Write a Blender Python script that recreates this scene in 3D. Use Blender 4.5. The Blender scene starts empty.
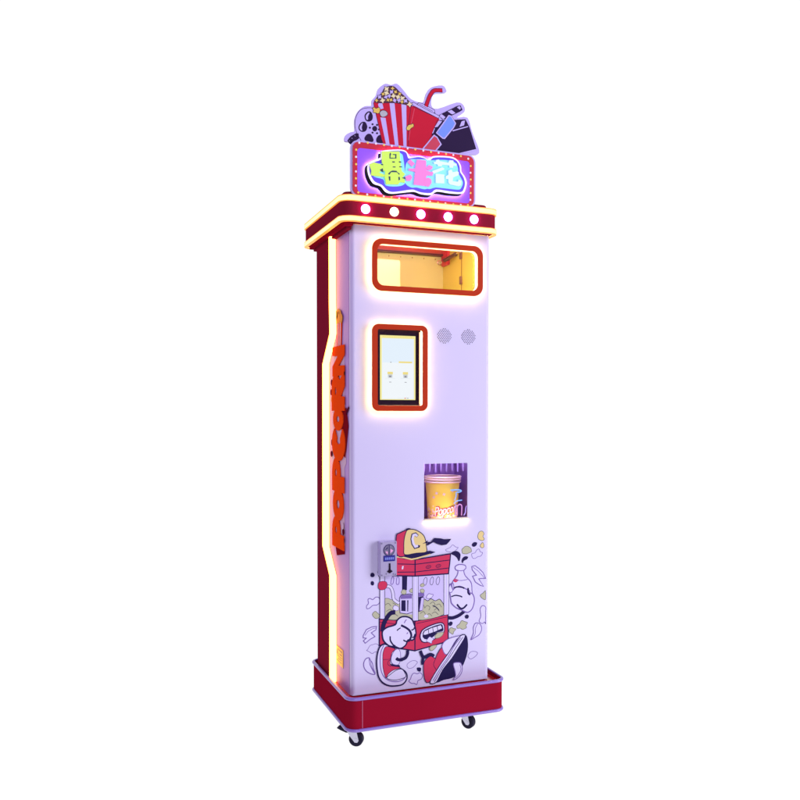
import bpy, bmesh, math, random
from mathutils import Vector, Matrix
from mathutils.geometry import tessellate_polygon
C = bpy.context.scene
random.seed(7)
# ------------------------------------------------------------ camera
cam_data = bpy.data.cameras.new('camera'); cam = bpy.data.objects.new('camera', cam_data); C.collection.objects.link(cam)
yaw, pit, rol = .3930, -.0285, .0017
fw = Vector((math.sin(yaw)*math.cos(pit), math.cos(yaw)*math.cos(pit), math.sin(pit)))
r0 = Vector((math.cos(yaw), -math.sin(yaw), 0)); u0 = r0.cross(fw)
rt = math.cos(rol)*r0 + math.sin(rol)*u0; up = -math.sin(rol)*r0 + math.cos(rol)*u0
m = Matrix((rt, up, -fw)).transposed().to_4x4(); m.translation = Vector((-.6896, -2.3496, .9875))
cam.matrix_world = m
cam_data.sensor_width = 36; cam_data.lens = 859.62/800*36
cam_data.shift_x = -40.98/800; cam_data.shift_y = 36.35/800
cam_data.clip_start = .05; cam_data.clip_end = 60
C.camera = cam
C.render.resolution_x = C.render.resolution_y = 1024
# ------------------------------------------------------------ dim room, unseen area lights added to light the machine
W = bpy.data.worlds.new('World'); C.world = W; W.use_nodes = True
W.node_tree.nodes['Background'].inputs[0].default_value = (.30, .17, .48, 1)
W.node_tree.nodes['Background'].inputs[1].default_value = .35
C.view_settings.view_transform = 'Standard'; C.view_settings.look = 'None'
C.view_settings.exposure = 0; C.view_settings.gamma = 1
C.cycles.max_bounces = 8; C.cycles.use_denoising = True; C.cycles.sample_clamp_indirect = 8
def added_area(name, loc, target, sx, sy, power, col):
    d = bpy.data.lights.new(name, 'AREA'); d.shape = 'RECTANGLE'; d.size = sx; d.size_y = sy; d.energy = power; d.color = col
    o = bpy.data.objects.new(name, d); C.collection.objects.link(o); o.location = loc
    o.rotation_euler = (Vector(target)-Vector(loc)).to_track_quat('-Z', 'Y').to_euler(); return o
added_area('added_front_light', (2.9, -2.3, 1.25), (.25, 0, .85), 1.7, 2.4, 138, (.88, .86, 1.0))
added_area('added_fill_light', (-.7, -3.3, 2.7), (.25, 0, 1.0), 1.2, .9, 62, (.88, .86, 1.0))  # fill added to soften the shadow beside the coin slot
added_area('added_left_light', (-2.4, .1, 2.7), (0, .2, 1.5), .9, 1.2, 20, (.80, .40, 1.0))

# ------------------------------------------------------------ materials
def srgb(r, g, b):
    f = lambda c: c/12.92 if c <= .04045 else ((c+.055)/1.055)**2.4
    return (f(r/255), f(g/255), f(b/255), 1)
MATS = {}
def mat(name, col, rough=.4, metal=0, coat=0, em=None, es=0, var=.04, scale=6, bump=0, spec=.5):
    if name in MATS: return MATS[name]
    M = bpy.data.materials.new(name); M.use_nodes = True; N = M.node_tree.nodes; L = M.node_tree.links
    b = N['Principled BSDF']; col = tuple(col[:3])+(1,)
    tc = N.new('ShaderNodeTexCoord'); nz = N.new('ShaderNodeTexNoise'); nz.inputs['Scale'].default_value = scale; nz.inputs['Detail'].default_value = 5
    L.new(tc.outputs['Object'], nz.inputs['Vector'])
    cr = N.new('ShaderNodeMapRange'); cr.inputs['To Min'].default_value = 1-var; cr.inputs['To Max'].default_value = 1+var
    L.new(nz.outputs['Fac'], cr.inputs['Value'])
    mx = N.new('ShaderNodeVectorMath'); mx.operation = 'SCALE'; mx.inputs[0].default_value = col[:3]
    L.new(cr.outputs[0], mx.inputs['Scale']); L.new(mx.outputs[0], b.inputs['Base Color'])
    rr = N.new('ShaderNodeMapRange'); rr.inputs['To Min'].default_value = rough*.85; rr.inputs['To Max'].default_value = min(1, rough*1.2)
    L.new(nz.outputs['Fac'], rr.inputs['Value']); L.new(rr.outputs[0], b.inputs['Roughness'])
    b.inputs['Metallic'].default_value = metal; b.inputs['Coat Weight'].default_value = coat; b.inputs['Coat Roughness'].default_value = .08
    b.inputs['Specular IOR Level'].default_value = spec
    if em: b.inputs['Emission Color'].default_value = tuple(em[:3])+(1,); b.inputs['Emission Strength'].default_value = es
    if bump:
        n2 = N.new('ShaderNodeTexNoise'); n2.inputs['Scale'].default_value = 900; L.new(tc.outputs['Object'], n2.inputs['Vector'])
        bp = N.new('ShaderNodeBump'); bp.inputs['Strength'].default_value = bump; bp.inputs['Distance'].default_value = .0004
        L.new(n2.outputs['Fac'], bp.inputs['Height']); L.new(bp.outputs[0], b.inputs['Normal'])
    MATS[name] = M; return M
def glow(name, col, s):
    if name in MATS: return MATS[name]
    M = bpy.data.materials.new(name); M.use_nodes = True; N = M.node_tree.nodes
    N.remove(N['Principled BSDF']); e = N.new('ShaderNodeEmission'); e.inputs[0].default_value = tuple(col[:3])+(1,); e.inputs[1].default_value = s
    M.node_tree.links.new(e.outputs[0], N['Material Output'].inputs[0]); MATS[name] = M; return M
def glass(name, refl=.10, tint=(1, 1, 1)):
    M = bpy.data.materials.new(name); M.use_nodes = True; N = M.node_tree.nodes; L = M.node_tree.links; N.remove(N['Principled BSDF'])
    t = N.new('ShaderNodeBsdfTransparent'); t.inputs[0].default_value = tuple(tint)+(1,)
    g = N.new('ShaderNodeBsdfGlossy'); g.inputs['Roughness'].default_value = .03; x = N.new('ShaderNodeMixShader'); x.inputs[0].default_value = refl
    L.new(t.outputs[0], x.inputs[1]); L.new(g.outputs[0], x.inputs[2]); L.new(x.outputs[0], N['Material Output'].inputs[0]); MATS[name] = M; return M
PANEL = mat('lavender_white_enamel', (.57, .535, .73), .45, coat=0, var=.02, bump=.05, spec=.3)
SIDE = mat('side_enamel_purple_lit', (.43, .245, .56), .5, var=.03, bump=.05, spec=.2)  # pale enamel like the door; purple light and shade put into its colour
MAROON = mat('maroon_enamel', (.21, .010, .026), .5, coat=0, var=.06, spec=0)
RED = mat('red_enamel', (.24, .005, .020), .5, coat=0, var=.05, spec=0)
REDTRAY = mat('bright_red_enamel', (.55, .012, .02), .18, coat=.3)
REFLTRIM = mat('trim_purple_reflection', (.23, .15, .50), .35, coat=.3)  # silver trim; its reflection of the purple room put into the colour
LAV = mat('lavender_acrylic', (.50, .42, .80), .3, coat=.3, var=.02)
ORANGE = mat('rust_red_frame', (.42, .030, .006), .45, spec=.08)
BLACK = mat('black_gloss', (.012, .006, .014), .10)
DARK = mat('black_rubber', (.010, .008, .03), .55, spec=.15)
CHROME = mat('galvanised_steel', (.55, .55, .68), .25, metal=.9, var=.1, scale=60)
LED = glow('warm_led_strip', (1.0, .50, .22), 3.0)
LEDS = glow('warm_led_side', (1.0, .44, .13), 6.4)
HALO = glow('warm_halo_led', (1.0, .78, .20), 30.0)
GLOWSHEET = mat('added_white_glow', (.12, .12, .12), .9, em=(1, 1, 1), es=1.0, spec=0)  # self-glow added so floor and backdrop stay white

# ------------------------------------------------------------ flat artwork: outlines of the printed films and drawn glass reflections, tenths of a millimetre
FRONT=[('F','W',0,1,[756,4351,822,4377,903,4338,1002,4403,1101,4370,1117,4242,1035,4170,903,4165,805,4095,723,4086,714,4166,772,4239]),('C','L',23,1,[756,4351,822,4377,903,4338,1002,4403,1101,4370,1117,4242,1035,4170,903,4165,805,4095,723,4086,714,4166,772,4239]),('F','O',0,1,[890,3895,975,3982,1054,3924,1120,3843,1068,3771,975,3780]),('C','G',17,1,[890,3895,975,3982,1054,3924,1120,3843,1068,3771,975,3780]),('C','L',13,1,[739,2863,821,2980,919,3002,1001,3015,1084,2953,1067,2780,968,2775,886,2736,804,2793,712,2850]),('C','L',13,1,[1989,2297,2091,2366,2211,2385,2313,2326,2262,2250,2176,2179,2057,2161,1989,2217]),('F','W',0,1,[2194,2000,2314,1970,2400,1992,2479,1902,2434,1794,2331,1758,2297,1648,2211,1691,2126,1701,2040,1776,2091,1835,2125,1927]),('C','L',23,1,[2194,2000,2314,1970,2400,1992,2479,1902,2434,1794,2331,1758,2297,1648,2211,1691,2126,1701,2040,1776,2091,1835,2125,1927]),('F','N',0,1,[2296,2150,2382,2156,2434,2118,2410,2024,2314,2060]),('C','L',13,1,[3235,5677,3376,5733,3464,5810,3570,5738,3648,5717,3571,5640,3482,5580,3358,5604,3270,5626]),('F','O',0,1,[3784,5660,3909,5744,4053,5693,4100,5575,4017,5531,3927,5504,3802,5528,3777,5595]),('C','G',17,1,[3784,5660,3909,5744,4053,5693,4100,5575,4017,5531,3927,5504,3802,5528,3777,5595]),('C','L',13,1,[4107,5492,4215,5519,4287,5613,4360,5626,4397,5541,4477,5503,4415,5407,4324,5396,4216,5344,4136,5369]),('F','C',0,1,[4322,6090,4376,6170,4467,6175,4522,6096,4486,6015,4534,5930,4468,5884,4359,5923,4312,5992]),('C','G',17,1,[4322,6090,4376,6170,4467,6175,4522,6096,4486,6015,4534,5930,4468,5884,4359,5923,4312,5992]),('F','C',0,1,[4403,5755,4468,5824,4512,5782,4516,5682,4451,5660,4396,5706]),('C','G',17,1,[4403,5755,4468,5824,4512,5782,4516,5682,4451,5660,4396,5706]),('F','O',0,1,[4401,4183,4510,4257,4565,4312,4585,4278,4585,4061,4547,4038,4456,4095]),('C','G',17,1,[4401,4183,4510,4257,4565,4312,4585,4278,4585,4061,4547,4038,4456,4095]),('F','W',0,1,[4402,3751,4475,3854,4585,3799,4585,3647,4585,3585,4585,3379,4585,3282,4550,3339,4477,3296,4367,3372,4421,3534]),('C','L',23,1,[4402,3751,4475,3854,4585,3799,4585,3647,4585,3585,4585,3379,4585,3282,4550,3339,4477,3296,4367,3372,4421,3534]),('F','O',0,1,[3612,3300,3701,3358,3772,3450,3862,3415,3969,3366,3916,3288,3934,3220,3808,3176,3719,3224,3630,3226]),('C','G',17,1,[3612,3300,3701,3358,3772,3450,3862,3415,3969,3366,3916,3288,3934,3220,3808,3176,3719,3224,3630,3226]),('F','O',0,1,[3357,3210,3417,3269,3505,3228,3576,3205,3505,3130,3477,3057,3399,3107,3357,3144]),('C','G',17,1,[3357,3210,3417,3269,3505,3228,3576,3205,3505,3130,3477,3057,3399,3107,3357,3144]),('C','L',13,1,[3990,2339,4080,2445,4225,2446,4316,2387,4244,2295,4099,2227,4016,2270]),('F','W',0,0,[608,3301,706,3464,870,3527,1018,3529,1002,3436,854,3356,969,3234,821,3170,673,3068,615,3143,706,3213,608,3232]),('C','L',26,0,[608,3301,706,3464,870,3527,1018,3529,1002,3436,854,3356,969,3234,821,3170,673,3068,615,3143,706,3213,608,3232]),('L','L',17,0,[657,3296,755,3412,903,3477,1002,3483]),('F','W',0,0,[4108,5097,4217,5123,4362,5014,4490,4889,4585,4699,4436,4710,4345,4700,4509,4456,4400,4498,4236,4609,4138,4798,4272,4822,4127,4997]),('C','L',26,0,[4108,5097,4217,5123,4362,5014,4490,4889,4585,4699,4436,4710,4345,4700,4509,4456,4400,4498,4236,4609,4138,4798,4272,4822,4127,4997]),('L','L',17,0,[4145,5078,4326,4950,4472,4791,4545,4712]),('F','W',0,1,[788,2621,689,2600,624,2481,647,2321,771,2180,968,2110,919,2290,886,2452,820,2554]),('C','L',26,1,[788,2621,689,2600,624,2481,647,2321,771,2180,968,2110,919,2290,886,2452,820,2554]),('L','L',23,1,[788,2605,820,2396,968,2110]),('L','L',17,1,[837,2521,863,2360,952,2160]),('F','W',0,1,[4295,3329,4404,3275,4448,3121,4369,2963,4205,2879,4079,2832,4169,3016,4168,3198,4222,3309]),('C','L',26,1,[4295,3329,4404,3275,4448,3121,4369,2963,4205,2879,4079,2832,4169,3016,4168,3198,4222,3309]),('L','L',20,1,[4313,3300,4241,3175,4223,2977,4086,2838]),('F','N',0,1,[855,5129,920,5124,963,5074,937,5013,871,5008,825,5052]),('F','N',0,1,[855,4877,910,4883,946,4823,920,4762,871,4766,838,4816]),('F','N',0,0,[1045,5156,1075,5167,1108,5026,1075,5009]),('F','N',0,1,[3879,3588,3951,3625,4012,3576,3987,3503,3915,3503,3883,3538]),('F','N',0,1,[3335,3408,3398,3458,3469,3419,3441,3343,3381,3322,3342,3352]),('F','N',0,1,[4106,5772,4178,5851,4287,5828,4251,5738,4161,5710]),('F','W',0,1,[3554,5135,3678,5192,3875,5156,3904,5062,3839,4994,3886,4833,4074,4621,4111,4388,4075,4126,3503,4173,3474,4372,3449,4635,3608,4853,3643,4998,3572,5035]),('C','L',29,1,[3554,5135,3678,5192,3875,5156,3904,5062,3839,4994,3886,4833,4074,4621,4111,4388,4075,4126,3503,4173,3474,4372,3449,4635,3608,4853,3643,4998,3572,5035]),('L','L',23,1,[3579,5035,3714,4999,3850,5006]),('F','R',0,1,[3484,4698,3537,4760,3662,4718,3573,4652]),('L','L',20,1,[3537,4727,3751,4695,3966,4712]),('F','N',0,1,[3404,5546,3500,5612,3624,5604,3720,5516,3713,5369,3671,5297,3607,5403,3518,5480]),('F','N',0,1,[3767,5268,3785,5365,3874,5431,3982,5411,3946,5338,3839,5296,3803,5226]),('L','N',104,1,[3239,3613,3434,3563,3647,3609,3825,3708,3868,3754]),('F','W',0,1,[3396,4607,3325,4547,3308,4418,3368,4341,3397,4182,3433,4015,3557,3890,3646,3833,3789,3771,3968,3690,4112,3776,4184,3952,4191,4117,4129,4254,4039,4294,4021,4362,3949,4400,3716,4517,3538,4481,3474,4437]),('C','L',35,1,[3396,4607,3325,4547,3308,4418,3368,4341,3397,4182,3433,4015,3557,3890,3646,3833,3789,3771,3968,3690,4112,3776,4184,3952,4191,4117,4129,4254,4039,4294,4021,4362,3949,4400,3716,4517,3538,4481,3474,4437]),('L','N',44,1,[3485,4476,3609,4509,3787,4479,3859,4440]),('L','N',41,1,[3414,4220,3556,4251,3716,4215,3788,4176]),('L','N',58,1,[3984,4447,3985,4299,4057,4227]),('L','N',58,1,[3610,3974,3717,3843,3825,3834,3950,3939]),('C','L',23,1,[3396,4607,3474,4633,3502,4500,3432,4359,3354,4365,3312,4450]),('F','R',0,0,[1107,3743,2230,3576,2231,2680,1107,2957]),('C','N',38,0,[1107,3743,2230,3576,2231,2680,1107,2957]),('F','R',0,0,[2230,3576,3307,3692,3323,2859,2231,2680]),('C','N',38,0,[2230,3576,3307,3692,3323,2859,2231,2680]),('L','N',17,0,[1120,3653,1735,3519]),('L','N',17,0,[2278,3500,3279,3610]),('F','V',0,0,[1134,5030,2229,4952,2230,3589,1134,3753]),('C','N',17,0,[1134,5030,2229,4952,2230,3589,1134,3753]),('F','V',0,0,[2229,4952,3325,4951,3328,3677,2230,3576]),('C','N',17,0,[2229,4952,3325,4951,3328,3677,2230,3576]),('C','L',23,1,[1500,4956,1460,4785,1500,4744,1540,4795,1553,4937]),('C','L',23,1,[1660,4945,1633,4772,1674,4727,1721,4765,1721,4924]),('C','N',14,1,[2547,4856,2507,4785,2513,4674,2573,4645,2618,4753,2613,4852,2573,4879]),('C','N',14,1,[2758,4849,2718,4778,2724,4666,2785,4637,2830,4745,2825,4844,2785,4872]),('C','N',14,1,[2958,4842,2918,4770,2923,4658,2985,4629,3030,4737,3024,4837,2984,4865]),('F','N',0,0,[1818,4965,1981,4953,1971,4538,1818,4550]),('F','O',0,1,[1253,4274,1353,4342,1486,4287,1587,4298,1707,4205,1788,4230,1856,4097,1856,3700,1253,3767]),('C','G',17,1,[1253,4274,1353,4342,1486,4287,1587,4298,1707,4205,1788,4230,1856,4097,1856,3700,1253,3767]),('F','O',0,0,[1735,3851,2196,3778,2196,3617,1735,3711]),('F','O',0,1,[2319,4057,2504,4222,2642,4159,2746,4215,2885,4139,3025,4179,3109,4088,3165,3985,3152,3686,2319,3606]),('C','N',20,1,[2319,4057,2504,4222,2642,4159,2746,4215,2885,4139,3025,4179,3109,4088,3165,3985,3152,3686,2319,3606]),('L','G',20,1,[1286,4145,1386,4187,1466,4098]),('L','G',20,1,[1319,3952,1453,4004,1520,3870]),('L','G',20,1,[1386,3851,1553,3867,1687,3779]),('L','G',20,1,[1520,4189,1620,4117,1587,3992]),('L','G',20,1,[2401,3792,2504,3848,2574,3745]),('L','G',20,1,[2539,3942,2622,4019,2712,3959,2677,3865]),('L','G',20,1,[2712,4056,2816,4112,2885,4009,2816,3950]),('L','G',20,1,[2608,3709,2691,3766,2781,3681]),('L','G',20,1,[2920,4006,3025,4030,3095,3926]),('L','G',20,1,[2851,3850,2955,3906,3025,3802]),('L','G',20,1,[2781,3758,2886,3801,2991,3707]),('L','G',20,1,[2401,4018,2504,4041,2539,3961]),('L','N',29,1,[2802,4003,2920,3941,3011,3836]),('F','V',0,0,[1734,4318,1785,4409,2073,4418,2175,4362,2175,3864,1971,3818,1751,3869]),('C','N',20,0,[1734,4318,1785,4409,2073,4418,2175,4362,2175,3864,1971,3818,1751,3869]),('F','L',0,0,[1766,4400,2125,4399,2131,4271,1761,4288]),('F','N',0,0,[1796,4248,1930,4237,1931,3906,1790,3927]),('F','N',0,0,[1981,4233,2020,4230,2011,3891,1981,3894]),('F','N',0,0,[2321,4298,2503,4312,2458,3874,2331,3843]),('F','V',0,0,[2433,4261,2524,4282,2473,3887,2373,3882]),('C','L',14,0,[2433,4261,2524,4282,2473,3887,2373,3882]),('F','L',0,0,[2321,4426,2518,4439,2533,4318,2321,4307]),('F','O',0,1,[1796,4510,1856,4562,1939,4527,1945,4442,1871,4420,1802,4453]),('C','G',14,1,[1796,4510,1856,4562,1939,4527,1945,4442,1871,4420,1802,4453]),('F','O',0,1,[2050,4504,2110,4570,2185,4550,2191,4479,2125,4447]),('C','G',14,1,[2050,4504,2110,4570,2185,4550,2191,4479,2125,4447]),('F','O',0,1,[2396,4648,2472,4704,2524,4672,2518,4616,2457,4600]),('C','G',14,1,[2396,4648,2472,4704,2524,4672,2518,4616,2457,4600]),('F','O',0,1,[2396,4505,2472,4534,2533,4481,2503,4417,2427,4432]),('C','G',14,1,[2396,4505,2472,4534,2533,4481,2503,4417,2427,4432]),('F','W',0,1,[2594,4262,2670,4370,2762,4348,2823,4329,2778,4261,2701,4225]),('C','L',17,1,[2594,4262,2670,4370,2762,4348,2823,4329,2778,4261,2701,4225]),('F','W',0,1,[1529,4040,1574,4106,1663,4085,1707,4039,1707,3968,1633,3947,1559,3976]),('C','L',14,1,[1529,4040,1574,4106,1663,4085,1707,4039,1707,3968,1633,3947,1559,3976]),('F','W',0,1,[2519,3698,2580,3750,2656,3714,2641,3659,2565,3651]),('L','N',99,1,[1323,4707,1456,4663,1529,4489,1559,4290,1722,4164]),('L','W',72,1,[1323,4707,1456,4663,1529,4489,1559,4290,1722,4164]),('F','W',0,0,[1121,5031,1273,5020,1273,3727,1120,3748]),('C','N',17,0,[1121,5031,1273,5020,1273,3727,1120,3748]),('L','V',29,0,[1233,5010,1233,3744]),('F','W',0,0,[2154,4957,2331,4944,2333,3586,2155,3595]),('C','N',14,0,[2154,4957,2331,4944,2333,3586,2155,3595]),('L','V',38,0,[2202,4941,2203,3604]),('L','V',29,0,[2284,4935,2285,3596]),('F','W',0,0,[3170,4949,3339,4950,3328,3684,3173,3671]),('C','N',14,0,[3170,4949,3339,4950,3328,3684,3173,3671]),('L','V',46,0,[3255,4943,3250,3691]),('F','R',0,1,[1066,4749,1104,4843,1221,4863,1323,4827,1347,4727,1294,4634,1177,4601,1084,4650]),('C','N',12,1,[1066,4749,1104,4843,1221,4863,1323,4827,1347,4727,1294,4634,1177,4601,1084,4650]),('L','N',133,1,[1603,3907,1441,3879,1294,3696,1221,3521,1206,3369]),('F','W',0,1,[1206,3378,1353,3476,1603,3531,1663,3658,1796,3744,1976,3734,2126,3644,2192,3510,2246,3334,2253,3135,2156,3016,2006,3031,1931,2883,1767,2801,1589,2876,1412,2914,1250,3065,1200,3211]),('C','N',46,1,[1206,3378,1353,3476,1603,3531,1663,3658,1796,3744,1976,3734,2126,3644,2192,3510,2246,3334,2253,3135,2156,3016,2006,3031,1931,2883,1767,2801,1589,2876,1412,2914,1250,3065,1200,3211]),('L','N',46,1,[1441,3201,1447,3074,1530,2939,1604,2889]),('L','N',64,1,[1782,3497,1946,3405,2066,3295,2111,3149,2066,3040]),('L','N',35,1,[1654,3349,1707,3392,1773,3422]),('L','L',29,1,[1886,3552,1916,3615,1961,3650]),('L','N',41,1,[2111,3319,2186,3340,2210,3395]),('L','N',41,1,[1856,3046,1946,2995,2066,2997]),('L','N',46,1,[2141,3089,2201,3111,2231,3194]),('L','L',29,1,[1961,3220,2006,3258]),('L','N',96,1,[1995,2721,1989,2603,1921,2497,1769,2466,1634,2522]),('F','W',0,1,[1283,2980,1134,2932,1051,2751,1018,2501,1034,2245,1084,2017,1200,1845,1399,1725,1634,1690,1837,1714,1955,1835,1972,1977,1904,2098,1752,2211,1668,2301,1500,2384,1483,2577,1567,2744,1500,2846]),('C','N',44,1,[1283,2980,1134,2932,1051,2751,1018,2501,1034,2245,1084,2017,1200,1845,1399,1725,1634,1690,1837,1714,1955,1835,1972,1977,1904,2098,1752,2211,1668,2301,1500,2384,1483,2577,1567,2744,1500,2846]),('F','R',0,1,[1299,2899,1216,2733,1206,2512,1216,2272,1299,1973,1383,2078,1533,2172,1752,2211,1668,2269,1466,2324,1443,2486,1500,2703,1600,2794,1466,2866]),('C','N',17,1,[1299,2899,1216,2733,1206,2512,1216,2272,1299,1973,1383,2078,1533,2172,1752,2211,1668,2269,1466,2324,1443,2486,1500,2703,1600,2794,1466,2866]),('L','L',29,1,[1240,2953,1143,2741,1127,2425,1166,2167,1283,1962,1466,1851,1668,1814,1837,1849,1945,1948]),('F','W',0,1,[1333,1956,1466,2068,1634,2161,1803,2174,1904,2050,1931,1934,1803,1885,1567,1871]),('C','N',20,1,[1333,1956,1466,2068,1634,2161,1803,2174,1904,2050,1931,1934,1803,1885,1567,1871]),('F','N',0,1,[1450,2373,1600,2315,1718,2311,1742,2245,1567,2280,1473,2316]),('L','N',14,0,[1216,2526,1450,2510]),('L','N',14,1,[1466,2292,1366,2367,1383,2460,1450,2485]),('F','W',0,1,[1500,2384,1476,2562,1567,2744,1684,2795,1752,2708,1769,2546,1742,2389,1668,2317]),('C','L',17,1,[1500,2384,1476,2562,1567,2744,1684,2795,1752,2708,1769,2546,1742,2389,1668,2317]),('L','N',96,1,[1836,2455,1701,2470,1627,2523]),('L','N',99,1,[2402,2662,2506,2456,2714,2518,2853,2451]),('L','N',93,1,[2506,2489,2472,2330,2486,2232]),('F','R',0,1,[2506,2164,2555,2354,2735,2464,2888,2382,2958,2505,3112,2685,3281,2471,3169,2221,3028,2040,2819,1803,2646,1661,2541,1804]),('C','N',20,1,[2506,2164,2555,2354,2735,2464,2888,2382,2958,2505,3112,2685,3281,2471,3169,2221,3028,2040,2819,1803,2646,1661,2541,1804]),('L','N',17,1,[2902,2381,2832,2193,2924,2020,2945,1952]),('F','W',0,1,[3112,2698,3203,2872,3450,2965,3878,3001,3592,2898,3274,2458]),('C','L',23,1,[3112,2698,3203,2872,3450,2965,3878,3001,3592,2898,3274,2458]),('F','N',0,1,[3878,2988,3965,2761,3937,2400,3773,2022,3524,1753,3170,1697,2924,1660,3099,2032,3451,2321,3593,2700]),('C','N',23,1,[3878,2988,3965,2761,3937,2400,3773,2022,3524,1753,3170,1697,2924,1660,3099,2032,3451,2321,3593,2700]),('F','W',0,1,[3878,3001,3720,2984,3486,2711,3274,2439,3028,2138,2715,1672,2924,1647,3134,1996,3437,2322,3664,2627,3842,2873]),('C','N',29,1,[3878,3001,3720,2984,3486,2711,3274,2439,3028,2138,2715,1672,2924,1647,3134,1996,3437,2322,3664,2627,3842,2873]),('L','L',26,1,[3735,2936,3521,2708,3309,2369,3064,2069,2819,1706]),('L','N',20,1,[3806,2942,3593,2668,3366,2363,3113,2050,2854,1656]),('F','W',0,1,[3490,2146,3614,2175,3740,2135,3787,1964,3740,1804,3616,1687,3491,1652,3562,1759,3544,1926]),('C','L',26,1,[3490,2146,3614,2175,3740,2135,3787,1964,3740,1804,3616,1687,3491,1652,3562,1759,3544,1926]),('L','L',20,1,[3704,2106,3740,1937,3651,1782,3562,1693]),('F','W',0,1,[2398,3063,2413,3190,2489,3297,2702,3391,2979,3451,3118,3438,3180,3360,3180,3187,3072,3068,2764,2941,2581,2902,2459,2943]),('C','N',29,1,[2398,3063,2413,3190,2489,3297,2702,3391,2979,3451,3118,3438,3180,3360,3180,3187,3072,3068,2764,2941,2581,2902,2459,2943]),('F','N',0,1,[2474,3141,2519,3265,2764,3356,3071,3413,3140,3321,3134,3192,2887,3158,2520,3051]),('F','W',0,0,[2489,3154,2535,3249,2764,3328,3071,3385,3118,3279,2887,3201,2550,3128]),('C','N',12,0,[2489,3154,2535,3249,2764,3328,3071,3385,3118,3279,2887,3201,2550,3128]),('L','N',20,0,[2657,3289,2678,3150]),('L','N',20,0,[2800,3333,2825,3187]),('L','N',20,0,[2948,3362,2970,3216]),('F','N',0,0,[2474,3078,2642,3102,2887,3158,2964,3165,2825,3049,2642,2982,2535,3007]),('F','O',0,1,[2872,3059,2964,3151,3072,3154,3159,3160,3118,3063,3010,3002,2902,2999]),('C','G',17,1,[2872,3059,2964,3151,3072,3154,3159,3160,3118,3063,3010,3002,2902,2999]),('F','W',0,1,[2596,2943,2642,3010,2703,3061,2764,3027,2841,2985,2780,2925,2764,2855,2688,2891]),('C','L',14,1,[2596,2943,2642,3010,2703,3061,2764,3027,2841,2985,2780,2925,2764,2855,2688,2891]),('F','O',0,1,[2719,2745,2795,2780,2934,2780,2887,2698,2765,2625,2703,2689]),('C','G',17,1,[2719,2745,2795,2780,2934,2780,2887,2698,2765,2625,2703,2689]),('F','R',0,0,[1519,5618,2228,5439,2229,4945,1520,5009]),('C','N',38,0,[1519,5618,2228,5439,2229,4945,1520,5009]),('F','R',0,0,[2228,5439,3387,5547,3360,5275,3318,4939,2229,4945]),('C','N',38,0,[2228,5439,3387,5547,3360,5275,3318,4939,2229,4945]),('L','N',26,0,[1667,5348,2229,5298,3345,5354]),('L','N',26,0,[1667,5100,2229,5067,3339,5113]),('C','N',17,1,[2586,5199,2652,5239,2731,5219,2718,5165,2639,5146,2591,5162]),('L','N',17,1,[2617,5180,2705,5203]),('C','N',17,1,[2909,5207,2976,5247,3056,5227,3042,5173,2962,5154,2914,5170]),('L','N',17,1,[2941,5188,3029,5212]),('F','W',0,0,[1817,5275,1863,5277,1848,5176,1799,5179]),('F','N',0,0,[1598,5563,1681,5610,2126,5595,2435,5655,2719,5678,2891,5628,2719,5572,2436,5497,2154,5435,1875,5480]),('F','C',0,0,[1639,5581,1875,5545,2112,5478,2266,5494,2719,5585,2734,5558,2295,5453,2112,5435,1875,5501,1639,5547]),('F','R',0,1,[1631,6175,1750,6273,1958,6349,2042,6363,2042,6114,1931,5608,1653,5625]),('C','N',29,1,[1631,6175,1750,6273,1958,6349,2042,6363,2042,6114,1931,5608,1653,5625]),('F','C',0,1,[1986,6348,2153,6357,2322,6296,2491,6168,2562,6006,2591,5818,2583,5647,2266,5632,1903,5609,1869,5808,1875,6044,1916,6225]),('C','N',26,1,[1986,6348,2153,6357,2322,6296,2491,6168,2562,6006,2591,5818,2583,5647,2266,5632,1903,5609,1869,5808,1875,6044,1916,6225]),('F','N',0,1,[1930,6369,2000,6399,2083,6387,2056,6355,1972,6343]),('L','N',99,0,[2308,6139,2238,6208,2154,6186,2126,6069,2154,5923,2224,5814,2336,5839,2345,5872]),('L','W',67,0,[2300,6144,2238,6195,2170,6178,2142,6069,2171,5927,2232,5831,2322,5855]),('F','N',0,0,[2453,5901,2558,5952,2643,6004,2624,5948,2743,5949,2849,6059,3062,6035,3169,6004,3411,6003,3331,5908,3250,5838,3089,5823,2929,5881,2823,5937,2625,5837,2598,5883,2632,5930])]
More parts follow.
